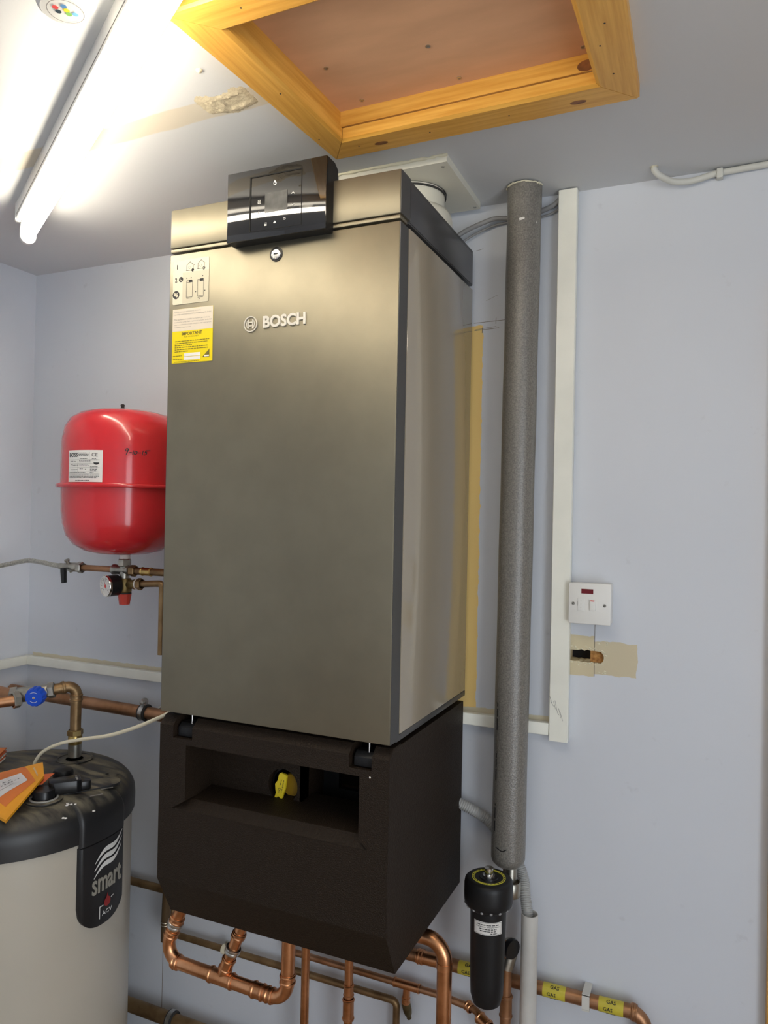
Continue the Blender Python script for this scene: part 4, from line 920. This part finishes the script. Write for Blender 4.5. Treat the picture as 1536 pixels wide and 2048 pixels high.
tag(q.build('knob_print', M['paper'], kbo), kind='stuff')
lp1 = thing('supply_pipe', (-.80, -.25, 1.06), 'upper brown copper pipe entering the mixing valve from the left', 'pipe')
pipe('pipe', [(-.920, -.300, 1.0960), tuple(VB_ - AX * .004)], .0142, M['copper_old'], lp1)
lp2 = thing('supply_pipe', (-.70, -.35, 1.02), 'lower front copper pipe leaving the mixing valve towards the left', 'pipe')
pipe('pipe', [tuple(NP + ND * .004), tuple(NP + ND * .30 + Vector((-.12, 0, -.006)))], .0140, M['copper_old'], lp2)

# ------------------------------------------------------------------ hot water tank
TC = Vector((-.5153, -.3827, 0)); TR = .2825
tank = thing('hot_water_tank', (TC.x, TC.y, 0), 'round grey hot water tank with dusty black lid left of the boiler', 'tank')
MB().lathe([(.270, .0), (.276, .004), (.276, .835)], TC, (0, 0, 1), 96).build('jacket', M['tank'], tank, True)
pr = [(.277, .8155), (.2825, .8160), (.2830, .845)]
for k in range(1, 9):
    t = PI / 2 * k / 8; pr.append((.2830 - .055 * (1 - math.cos(t)), .8500 + .050 * math.sin(t)))
pr += [(.20, .9030), (.12, .9060), (.05, .9075), (0, .9080)]
lid = MB().lathe(pr, TC, (0, 0, 1), 96).build('lid', M['cap'], tank, True)
def tf(R_):
    def f(a, b, c):
        t = a; return Vector((TC.x + (R_ + c) * math.cos(t), TC.y + (R_ + c) * math.sin(t), b))
    return f
# raised rib that carries the badge over the lid edge
B0, B1 = math.radians(-12.2), math.radians(16.9); nB = 40
def strip(name, zbot, ztop, r0, r1, m, parent, a0=B0, a1=B1):
    vs = []; fs = []
    for i in range(nB + 1):
        a = a0 + (a1 - a0) * i / nB; s = (i / nB) * 2 - 1
        zb = zbot(s); zt = ztop(s)
        e = max(0, abs(s) - .90) / .10; rr = r1 - (r1 - r0) * .8 * e ** 2
        for (r, z) in ((r0, zb), (rr - .0015, zb), (rr, zb + .003), (rr, zt - .001), (rr - .001, zt), (r0, zt)):
            vs.append(tf(r)(a, z, 0))
    k = 6
    for i in range(nB):
        for j in range(k - 1): fs.append((i * k + j, (i + 1) * k + j, (i + 1) * k + j + 1, i * k + j + 1))
    fs.append(tuple(range(k))); fs.append(tuple(nB * k + j for j in reversed(range(k))))
    return mk(name, vs, fs, m, parent, True)
badge = strip('badge', lambda s: .612 + .058 * (1 - math.sqrt(max(0, 1 - min(1, abs(s)) ** 2.6))), lambda s: .8060, .2755, .2880, M['badge'], tank)
rib_v = []; rib_f = []
prs = [(.2850, .8075), (.2890, .8085), (.2895, .852)] + [(.2895 - .057 * (1 - math.cos(PI / 2 * k / 8)), .852 + .0515 * math.sin(PI / 2 * k / 8)) for k in range(1, 9)] + [(.205, .9045), (.18, .9035)]
for i in range(nB + 1):
    s = (i / nB) * 2 - 1; a = B0 + (B1 - B0) * i / nB; e = max(0, abs(s) - .86) / .14
    for r, z in prs: rib_v.append(tf(r - .0075 * e ** 2)(a, z - .002 * e ** 2, 0))
k = len(prs)
for i in range(nB):
    for j in range(k - 1): rib_f.append((i * k + j, (i + 1) * k + j, (i + 1) * k + j + 1, i * k + j + 1))
mk('badge_rib', rib_v, rib_f, M['cap'], lid, True)
bfn = lambda a, b, c: tf(.2884)(a / .288, b, c)
q = MB()
for dz in (0, .0165, .033):
    top_ = []; bot_ = []
    for i in range(21):
        t = i / 20; a = -.0250 + .090 * t + dz * .10
        z = .7280 + .046 * t + .011 * math.sin((t - .5) * PI * 1.0) * 0 + .009 * math.sin(2 * PI * t) * -1 * -.9 + dz
        w_ = .0052 * math.sin(PI * min(max(t, .03), .97)) ** .8 + .0006
        top_.append((a, z + w_)); bot_.append((a, z - w_))
    pts = top_ + bot_[::-1]; n = 21
    q.add([bfn(p[0], p[1], .0012) for p in top_] + [bfn(p[0], p[1], .0012) for p in bot_], [(i, i + 1, n + i + 1, n + i) for i in range(20)])
q.build('wave_logo', M['icon'], badge)
q = MB(); put_text(q, 'smart', bfn, -.0290, .6900, w=.0960, h=.0400, depth=.0016, offset=.015, res=3); q.build('smart_lettering', M['badge_text'], badge)
q = MB(); put_text(q, 'ACV', bfn, .0020, .6325, w=.033, h=.0095, offset=.01); stroke(q, bfn, [(-.006, .6300), (-.006, .6560), (.004, .6560)], .0022, c=.0008); stroke(q, bfn, [(.030, .6640), (.038, .6660)], .002, c=.0008); q.build('maker_print', M['icon'], badge)
q = MB(); pts = circ(.0175, .6600, .0105, 20); pts = [(a, b + (.010 if abs(a - .0175) < .0012 and b > .66 else 0)) for a, b in pts]
q.add([bfn(p[0], p[1], .001) for p in pts], [tuple(range(20))]); q.build('red_logo', mat('dark_red_print', (.28, .02, .02), .5), badge)
# fittings moulded in the lid
lz = lambda x, y: .9080 - .004 * ((Vector((x, y, 0)) - TC).length / .2) ** 2
lfn = lambda a, b, c: Vector((a, b, lz(a, b) + .0006 + c))
MB().lathe([(.046, 0), (.046, .0020), (.042, .0032), (.040, .0012), (.022, .0012), (.022, 0)], (TX, TY, .9050), (0, 0, 1), 36).build('socket_collar', M['cap'], lid, True)
MB().lathe([(.0410, 0), (.0410, .0025), (.0395, .0035), (0, .0035)], (-.340, -.4500, .9030), (0, 0, 1), 36).build('knob_recess', M['cap'], lid, True)
MB().lathe([(.0310, 0), (.0310, .0020), (.0270, .0022), (.0270, 0)], (-.340, -.4500, .9065), (0, 0, 1), 36).build('knob_ring', M['pipegrey'], lid, True)
MB().lathe([(.0235, 0), (.0235, .018), (.0220, .020), (0, .020)], (-.340, -.4500, .9070), (0, 0, 1), 30).build('thermostat_knob', M['black'], lid, True)
q = MB()
def obl(cx_, cy_, l, w, ang, h0, h1):
    ca, sa = math.cos(ang), math.sin(ang); pts = []
    for k in range(12): t = -PI / 2 + PI * k / 11; pts.append((l / 2 + w / 2 * math.cos(t), w / 2 * math.sin(t)))
    for k in range(12): t = PI / 2 + PI * k / 11; pts.append((-l / 2 + w / 2 * math.cos(t), w / 2 * math.sin(t)))
    return [(cx_ + a * ca - b * sa, cy_ + a * sa + b * ca) for a, b in pts]
MB().prism(obl(-.315, -.350, .10, .060, math.radians(62), 0, 0), XY(), .9010, .9068).build('switch_recess', M['cap'], lid)
for (a, b, l) in ((-.272, -.345, .026), (-.262, -.388, .026)):
    ca, sa = math.cos(math.radians(62)), math.sin(math.radians(62))
    stroke(q, lfn, [(a, b), (a + l * ca, b + l * sa)], .0048, c=.0012)
q.build('lid_label_print', M['ink_grey'], lid)
q = MB()
for (a, b) in ((-.2790, -.4380), (-.2730, -.4340), (-.2830, -.4360), (-.2660, -.4290), (-.2770, -.4430), (-.2300, -.4900), (-.2350, -.4920), (-.2070, -.4330)):
    q.lathe([(.0034, 0), (.0026, .0018), (0, .0024)], (a, b, lz(a, b) - .0040), (0, 0, 1), 8)
tag(q.build('plaster_crumbs', M['paper'], lid, True), kind='stuff')
q = MB()
for (a, b) in ((-.335, -.262), (-.310, -.252)): disc(q, lfn, a, b, .0045, 12, .0005)
tag(q.build('lid_plugs', M['gap'], lid), kind='stuff')
# black connector plug lying on the lid
pgk = thing('black_plug', (-.340, -.385, .908), 'black electrical plug connector lying on the tank lid', 'plug')
PA = math.radians(52); ca, sa = math.cos(PA), math.sin(PA)
pfn = lambda a, b, c: Vector((-.325 + a * ca - b * sa, -.395 + a * sa + b * ca, c))
MB().prism([(-.034, -.020), (.018, -.024), (.028, -.018), (.028, .018), (.018, .024), (-.034, .020), (-.042, .012), (-.042, -.012)], pfn, .9075, .9360).build('body', M['black'], pgk, bevel=.003, smooth=True)
MB().prism([(.026, -.014), (.046, -.012), (.050, -.006), (.050, .006), (.046, .012), (.026, .014)], pfn, .9085, .9280).build('terminal_block', M['black'], pgk, bevel=.002, smooth=True)
for k in range(3):
    p = pfn(.018, -.014 + .011 * k, .9362); MB().lathe([(.0026, -.002), (.0026, .0008), (0, .0012)], p, (0, 0, 1), 10).build('terminal_screw', M['chrome'], pgk, True)
MB().tube(spline([pfn(-.040, 0, .920), pfn(-.060, .004, .921), pfn(-.085, .02, .918), pfn(-.11, .05, .912)]), .0055, 10).build('flex', M['black'], pgk, True)
MB().lathe([(.024, 0), (.024, .016), (.021, .021), (.010, .024), (0, .0245)], (-.405, -.335, .9060), (0, 0, 1), 26).build('black_cap', M['satin_black'], lid, True)  # plain black cap behind the packet
# orange packet
def sheet(name, c00, c10, c11, c01, m, parent, bulge=.0, thick=.0008, n=14, sub=(0, 1, 0, 1), lift=0, wav=0):
    A, B, Cc, D = [Vector(p) for p in (c00, c10, c11, c01)]
    def S(u, v): 
        p = A.lerp(B, u).lerp(D.lerp(Cc, u), v)
        return p + Vector((0, 0, bulge * math.sin(PI * u) * math.sin(PI * v) + wav * math.sin(6 * u + 2 * v) * math.sin(PI * v)))
    vs = []; fs = []; u0, u1, v0, v1 = sub
    for j in range(n + 1):
        for i in range(n + 1):
            vs.append(S(u0 + (u1 - u0) * i / n, v0 + (v1 - v0) * j / n) + Vector((0, 0, lift)))
    k = len(vs); vs += [p - Vector((0, 0, thick)) for p in vs]
    for j in range(n):
        for i in range(n):
            a = j * (n + 1) + i; q_ = (a, a + 1, a + n + 2, a + n + 1); fs.append(q_); fs.append(tuple(k + t for t in reversed(q_)))
    edge = [i for i in range(n + 1)] + [j * (n + 1) + n for j in range(1, n + 1)] + [n * (n + 1) + i for i in range(n - 1, -1, -1)] + [j * (n + 1) for j in range(n - 1, 0, -1)]
    for a, b in zip(edge, edge[1:] + edge[:1]): fs.append((a, k + a, k + b, b))
    return mk(name, vs, fs, m, parent, True), S
pk = thing('mail_packet', (-.42, -.49, .91), 'orange padded mail packet with white label on the tank lid', 'packet')
TRc = Vector((-.444, -.362, .9465)); BRc = Vector((-.372, -.422, .9440)); BLc = Vector((-.2900, -.5905, .9160)); TLc = Vector((-.575, -.520, .9185))
bag, S = sheet('envelope', BLc, BRc, TRc, TLc, M['orange'], pk, bulge=.008, thick=.006, wav=.0025)
sheet('printed_panel', BLc, BRc, TRc, TLc, M['orange2'], bag, bulge=.008, thick=.0003, wav=.0025, sub=(.16, .80, .13, .97), lift=.0006)
lw, _ = sheet('address_label', BLc, BRc, TRc, TLc, M['label_white'], bag, bulge=.008, thick=.0003, wav=.0025, sub=(.12, .70, .30, .66), lift=.0012)
q = MB()
pfs = lambda a, b, c: S(a, b) + Vector((0, 0, .0020))
for k in range(9): rect(q, pfs, .20 + .05 * k, .46, .222 + .05 * k, .475)
for k in range(4): rect(q, pfs, .25 + .08 * k, .53, .29 + .08 * k, .54)
rect(q, pfs, .24, .40, .50, .404)
q.build('address_print', M['ink'], bag)
q = MB()
for k in range(9): rect(q, pfs, .86, .24 + .05 * k, .885, .27 + .05 * k)
q.build('side_print', M['cream_paper'], bag)
lf2 = thing('leaflet', (-.40, -.40, .909), 'red-orange leaflet poking out under the orange packet', 'leaflet')
sheet('card', (-.430, -.470, .9240), (-.3600, -.4380, .9310), (-.3890, -.3760, .9330), (-.450, -.41, .9270), M['leaflet'], lf2, thick=.001)
st0 = thing('leaflet', (-.62, -.36, .908), 'orange and white leaflets stacked at the left edge of the tank lid', 'leaflet')
for k, (m_, dz, sx) in enumerate(((M['paper'], .0, .012), (M['leaflet'], .004, .008), (M['paper'], .008, .006), (M['leaflet'], .014, .004), (M['orange2'], .020, 0))):
    sheet('sheet', (-.74, -.46, .9110 + dz), (-.600 + sx, -.375 - sx, .9110 + dz), (-.655 + sx, -.290 - sx, .9120 + dz), (-.79, -.37, .9120 + dz), m_, st0, thick=.0025, n=4)
# cream cable from lid to boiler
cc = thing('sensor_cable', (-.35, -.33, .91), 'cream sensor cable arching from the tank lid up to the boiler underside', 'cable')
MB().tube(spline([(-.5150, -.320, .9070), (-.5160, -.322, .922), (-.492, -.318, .953), (-.430, -.320, .983), (-.345, -.330, 1.008), (-.245, -.350, 1.036), (-.150, -.375, 1.072), (-.060, -.395, 1.112), (-.030, -.400, 1.1270)]), .0042, 12).build('sheath', M['cablecream'], cc, True)
MB().tube(spline([(-.030, -.400, 1.1270), (-.010, -.402, 1.1330), (.015, -.40, 1.1430), (.035, -.390, 1.1470)]), .0022, 8).build('core', M['paper'], cc, True)

# ------------------------------------------------------------------ pipework under the boiler
def elbow_pipe(name, pts, r, m, parent, bend): return pipe(name, pts, r, m, parent, bend)
hd = thing('header_pipe', (.10, -.38, .56), 'bright copper header with tee and two elbows hanging below the boiler', 'pipe')
r28 = .0140
hz = .5755
A0 = Vector((.018, -.372, .760)); A1 = Vector((-.0520, -.380, .584)); A2 = Vector((.2665, -.380, hz)); A3 = Vector((.2685, -.380, .750))
pth = fillet([A0, A1, A2, A3], .036)
MB().tube(pth, r28, 24).build('pipe', M['copper'], hd, True)
dl = (A1 - A0).normalized(); dh = (A2 - A1).normalized()
sleeve('coupling', A0.lerp(A1, .50), dl, r28 * .97, .018, M['copper'], hd)
sleeve('coupling', A0.lerp(A1, .68), dl, r28 * .97, .020, M['copper'], hd)
sleeve('coupling', A1 + dh * .040, dh, r28 * .97, .018, M['copper'], hd)
TT = A1.lerp(A2, .497)
sleeve('tee_body', TT, dh, r28, .062, M['copper'], hd)
sleeve('coupling', A2 - dh * .068, dh, r28, .030, M['copper'], hd)
sleeve('coupling', A2 - dh * .040, dh, r28 * .97, .020, M['copper'], hd)
sleeve('coupling', A2.lerp(A3, .26), (0, 0, 1), r28 * .98, .022, M['copper'], hd)
TB = Vector((.168, -.372, .740)); db = (TB - TT).normalized()
MB().tube([TT, TB], .0125, 20).build('tee_branch', M['copper'], hd, True)
sleeve('coupling', TT + db * .034, db, .0128, .030, M['copper'], hd)
sleeve('coupling', TT + db * .104, db, .0128, .016, M['copper'], hd)
MB().lathe([(.0130, -.007), (.0165, -.006), (.0172, -.003), (.0160, 0), (.0172, .003), (.0165, .006), (.0130, .007)], TT + db * .068, db, 20).build('tape_wrap', M['steel'], hd, True)
MB().lathe([(.0142, -.008), (.0175, -.006), (.0182, -.003), (.0170, 0), (.0182, .003), (.0175, .006), (.0142, .008)], A0.lerp(A1, .56), dl, 20).build('tape_wrap', M['steel'], hd, True)
s35 = thing('flow_pipe', (.535, -.2, 0), 'wide bright copper pipe bending down from under the boiler right corner', 'pipe')
pipe('pipe', [(.420, -.200, .640), (.4550, -.200, .6715), (.5405, -.200, .6715), (.5390, -.200, .0)], .0160, M['copper'], s35, bend=.042, seg=28)
sleeve('coupling', (.5405, -.200, .622), (0, 0, 1), .0156, .014, M['copper'], s35, False)
hexnut('union_nut', (.4570, -.200, .6650), (1, 0, .25), .0235, .022, M['copper'], s35)
for nm, lab, x, y in (('drop_pipe', 'plain copper drop pipe just right of the header riser', .141, -.080), ('drop_pipe', 'copper drop pipe with sleeve couplings below the cover middle', .2600, -.080)):
    t = thing(nm, (x, y, 0), lab, 'pipe')
    pipe('pipe', [(x, y, .760), (x - .001, y, .0)], .0104, M['copper'], t)
    if x > .2:
        for z_, L_ in ((.425, .030), (.3800, .052)): sleeve('coupling', (x, y, z_), (0, 0, 1), .0108 if L_ < .04 else .0122, L_, M['copper'], t)
wp15 = thing('wall_pipe', (.0, -.03, .38), 'thin brown copper pipe on the wall with white clip behind header', 'pipe')
pipe('pipe', [(-.330, -.030, .3960), (.335, -.030, .3985), (.3640, -.030, .3985), (.3650, -.030, .02)], .0085, M['copper_brown'], wp15, bend=.02)
MB().lathe([(.0090, -.006), (.0125, -.006), (.0125, .006), (.0090, .006)], (-.134, -.030, .3967), (1, 0, 0), 20).build('clip', M['cablecream'], wp15, True)
MB().prism([(-.004, .008), (.004, .008), (.006, .022), (-.002, .024)], lambda a, b, c: Vector((-.128 + a, -.030 + c, .3967 + b)), -.003, .003).build('clip_tail', M['nickel'], wp15)
wpu = thing('wall_pipe', (.35, -.03, .35), 'thin bright copper pipe on the wall with tee and drain cock', 'pipe')
pipe('pipe', [(.05, -.030, .4430), (.470, -.030, .4430), (.560, -.030, .4340), (.6150, -.075, .4180)], .0080, M['copper_old'], wpu, bend=.04)
sleeve('tee_body', (.390, -.030, .4432), (1, 0, 0), .0092, .068, M['copper'], wpu)
MB().tube([(.390, -.030, .440), (.3885, -.030, .405)], .0088, 16).build('tee_branch', M['copper'], wpu, True)
sleeve('coupling', (.3885, -.030, .4080), (0, 0, 1), .0085, .016, M['copper'], wpu)
MB().lathe([(.0090, 0), (.0105, -.004), (.0105, -.022), (.0085, -.034), (.0060, -.036), (.0060, -.046), (.0035, -.046), (.0035, -.040)], (.3880, -.030, .4020), (-.10, -.30, 1), 16).build('drain_cock', mat('verdigris_brass', (.20, .155, .075), .5, metal=.8, n_scale=50, n_amt=.4), wpu, True)
for p_, L_, r_ in (((.5450, -.030, .4357), .016, .0098), ((.5870, -.052, .4265), .034, .0118)):
    sleeve('coupling', p_, (.055, -.03, -.012), r_, L_, M['copper'], wpu)
fpz = thing('filter_pipe', (.645, -.09, 0), 'copper pipe dropping below the black filter with sleeve coupling', 'pipe')
pipe('pipe', [(.6445, -.090, .640), (.6455, -.090, .0)], .0118, M['copper_old'], fpz)
sleeve('coupling', (.6455, -.090, .5020), (0, 0, 1), .0120, .050, M['copper_old'], fpz)
lw22 = thing('wall_pipe', (-.4, -.03, .5), 'brown copper pipe on the wall between tank and boiler cover', 'pipe')
pipe('pipe', [(-.700, -.030, .5080), (-.310, -.030, .5110), (-.3100, -.030, .40)], .0105, M['copper_brown'], lw22, bend=.024)
blk = thing('black_hose', (-.3, -.06, .40), 'dark hose with wire ties hanging behind the left header elbow', 'hose')
MB().tube(spline([(-.285, -.075, .700), (-.290, -.075, .600), (-.296, -.072, .520), (-.300, -.070, .445), (-.300, -.070, .40)]), .0125, 14).build('hose', mat('dark_brown_hose', (.09, .055, .025), .4), blk, True)
for z_ in (.452, .444): MB().lathe([(.0126, -.0012), (.0140, 0), (.0126, .0012)], (-.2995, -.070, z_), (0, 0, 1), 18).build('wire_tie', M['steel'], blk, True)
bl42 = thing('floor_pipe', (-.2, -.05, .15), 'thick dull copper pipe with ring clamp low on the wall beside the tank', 'pipe')
pipe('pipe', [(-.70, -.050, .1780), (.10, -.050, .1750)], .0180, M['copper_brown'], bl42)
MB().lathe([(.0185, -.010), (.0235, -.010), (.0235, .010), (.0185, .010)], (-.288, -.050, .1765), (1, 0, 0), 30).build('rubber_lining', M['rubber'], bl42, True)
MB().lathe([(.0232, -.006), (.0250, -.006), (.0250, .006), (.0232, .006)], (-.288, -.050, .1765), (1, 0, 0), 30).build('clamp_band', M['steel'], bl42, True)

# ------------------------------------------------------------------ gas pipe
GY_ = -.032
gp = thing('gas_pipe', (.7, GY_, .5), 'copper gas pipe with yellow GAS tape bands along the lower right wall', 'pipe')
gz0, gz1 = .5210, .5275
def gz(x): return gz0 + (gz1 - gz0) * (x - .41) / .5
pipe('pipe', [(.300, GY_, gz(.3)), (.928, GY_, gz(.928)), (.9370, GY_, .10)], .0142, M['copper_old'], gp, bend=.030, seg=28)
sleeve('coupling', (.425, GY_, gz(.425)), (1, 0, .013), .0142, .018, M['copper'], gp)
sleeve('coupling', (.448, GY_, gz(.448)), (1, 0, .013), .0135, .052, M['copper'], gp)
sleeve('coupling', (.905, GY_, gz(.905)), (1, 0, .013), .0142, .014, M['copper_old'], gp)
def gf2(a, b, c): return Vector((a, GY_ - (.0146 + c) * math.cos(b / .0146), gz(a) + (.0146 + c) * math.sin(b / .0146)))
for x0, x1 in ((.520, .5750), (.7150, .7640), (.8340, .8850)):
    tpv = MB().lathe([(.0142, 0), (.0146, 0), (.0146, x1 - x0), (.0142, x1 - x0)], (x0, GY_, gz(x0)), (1, 0, .013), 32).build('gas_tape', M['gasyellow'], gp, True)
    q = MB()
    for dy, dx in ((-.0040, .0), (.0110, .006), (-.0165, .006)):
        put_text(q, 'GAS', lambda a, b, c: gf2(a, b, .0005), x0 + .010 + dx, dy, w=.0195, h=.0078, offset=.02)
    q.build('gas_print', M['ink'], tpv)
MB().box(.8000, .8160, -.0480, -.0466, .5140, .5450).box(.8000, .8160, -.0480, -.0005, .5430, .5460).box(.8000, .8160, -.0480, -.0005, .5105, .5135).build('clip', M['clear'], gp)

# ------------------------------------------------------------------ magnetic filter
FX, FY = .6225, -.165
mf = thing('system_filter', (FX, FY, .54), 'black magnetic system filter with white label below the insulated pipe', 'filter')
MB().lathe([(0, .5400), (.018, .5420), (.029, .5500), (.0340, .5680), (.0352, .600), (.0375, .745), (.0380, .760)], (FX, FY, 0), (0, 0, 1), 48).build('canister', M['satin_black'], mf, True)
cpv = [(.0395, .7480), (.0415, .7490), (.0480, .7550), (.0505, .7620), (.0510, .7720), (.0510, .7960), (.0495, .8040), (.0455, .8080), (.0400, .8090), (0, .8090)]
cap_ = MB().lathe(cpv, (FX, FY, 0), (0, 0, 1), 48).build('cap', M['satin_black'], mf, True)
for k in range(16):
    a = 2 * PI * k / 16; p = Vector((FX + .0484 * math.cos(a), FY + .0484 * math.sin(a), .7555))
    MB().lathe([(.0032, 0), (.0026, .0014), (0, .0020)], p, (math.cos(a), math.sin(a), -.55), 10).build('stud', M['cablegrey'], cap_, True)
MB().lathe([(.0300, .8088), (.0352, .8088), (.0352, .8098), (.0300, .8098)], (FX, FY, 0), (0, 0, 1), 40).build('yellow_ring', mat('yellow_ring_print', (.66, .62, .06), .45), cap_, True)
q = MB()
for k in range(26):
    if k % 13 in (5, 6): continue
    a0 = 2 * PI * k / 26; pts = [(FX + r_ * math.cos(a), FY + r_ * math.sin(a), .8101) for r_, a in ((.0314, a0), (.0338, a0), (.0338, a0 + .13), (.0314, a0 + .13))]
    q.add(pts, [(0, 1, 2, 3)])
q.build('ring_print', M['ink'], cap_)
MB().lathe([(.0200, .8090), (.0190, .8110), (.0120, .8120)], (FX, FY, 0), (0, 0, 1), 30).build('centre_boss', M['black'], cap_, True)
MB().lathe([(.0130, .8120), (.0130, .8145), (.0085, .8150), (.0085, .8230), (.0095, .8240), (.0095, .8290), (0, .8300)], (FX, FY, 0), (0, 0, 1), 20).build('bleed_valve', M['chrome'], cap_, True)
def ff2(a, b, c):
    t = a / .0375; th = math.radians(-72) + t; R_ = .0352 + .0023 * (b - .600) / .145
    return Vector((FX + (R_ + c) * math.cos(th), FY + (R_ + c) * math.sin(th), b))
lbl = mk('label', *cyl_patch(-.0330, .7065, .0300, .7330, ff2, .0004, 18), M['paper'], mf, True); lbl['label'] = 'small white printed label'
q = MB()
for i, w in enumerate((.046, 0, .036, .034, .014)):
    if w: blur_line(q, lambda a, b, c=0: ff2(a, b, .0008), (-w / 2 - .0015 if i < 4 else .004), .7260 - .0042 * i, w, .0024)
put_text(q, 'Separator System Filter', lambda a, b, c: ff2(a, b, .0008), -.0265, .7216, w=.050, h=.0031, res=1, offset=.02)
for z_ in (.7080, .7315): stroke(q, lambda a, b, c: ff2(a, b, .0007), [(-.031 + .059 * k / 14, z_) for k in range(15)], .0005)
for a in (-.031, .028): stroke(q, lambda a_, b, c: ff2(a_, b, .0007), [(a, .7080), (a, .7315)], .0005)
q.build('label_print', M['ink'], lbl)
MB().lathe([(.0135, 0), (.0135, .020), (.0115, .024)], (FX + .022, -.128, .7650), (.20, .95, 0), 20).build('inlet', M['nickel'], mf, True)
br = MB().lathe([(.018, -.016), (.0205, -.012), (.0205, .012), (.018, .016)], (.652, -.088, .757), (0, 0, 1), 20)
br.lathe([(.0135, 0), (.0135, .035)], (.648, -.078, .768), (-.02, .1, 1), 16); br.build('union', M['nickel'], mf, True)
va = MB().lathe([(.020, -.006), (.0215, 0), (.020, .006)], (.6570, -.098, .6330), (.85, -.5, 0), 24)
va.build('isolating_knob', M['black'], mf, True)
MB().tube(spline([(.650, -.088, .640), (.652, -.085, .620), (.648, -.088, .600), (.6445, -.090, .585)]), [.016] * 31, 16).build('isolating_valve', M['nickel'], mf, True)

# ------------------------------------------------------------------ condensate hose and waste pipe
ch = thing('condensate_hose', (.62, -.04, .68), 'grey corrugated condensate hose passing behind the insulated pipe into the waste pipe', 'hose')
pth = spline([(.440, -.045, .930), (.500, -.042, .9080), (.540, -.034, .8920), (.575, -.018, .8680), (.610, -.0145, .832), (.645, -.0160, .7900), (.6640, -.026, .7560), (.6750, -.052, .7300), (.6830, -.064, .700), (.6880, -.072, .655)], 34)
MB().tube(pth, [.0112 + (.0013 if k % 4 < 2 else -.0002) for k in range(len(pth))], 16).build('corrugated_tube', M['pipegrey'], ch, True)
wst = thing('waste_pipe', (.6850, -.05, 0), 'white plastic waste pipe standing open at top below the corrugated hose', 'pipe')
MB().lathe([(.0180, .0), (.0180, .7040), (.0162, .7040), (.0162, .45)], (.6900, -.072, 0), (0, 0, 1), 36).build('pipe', M['pvcpipe'], wst, True)
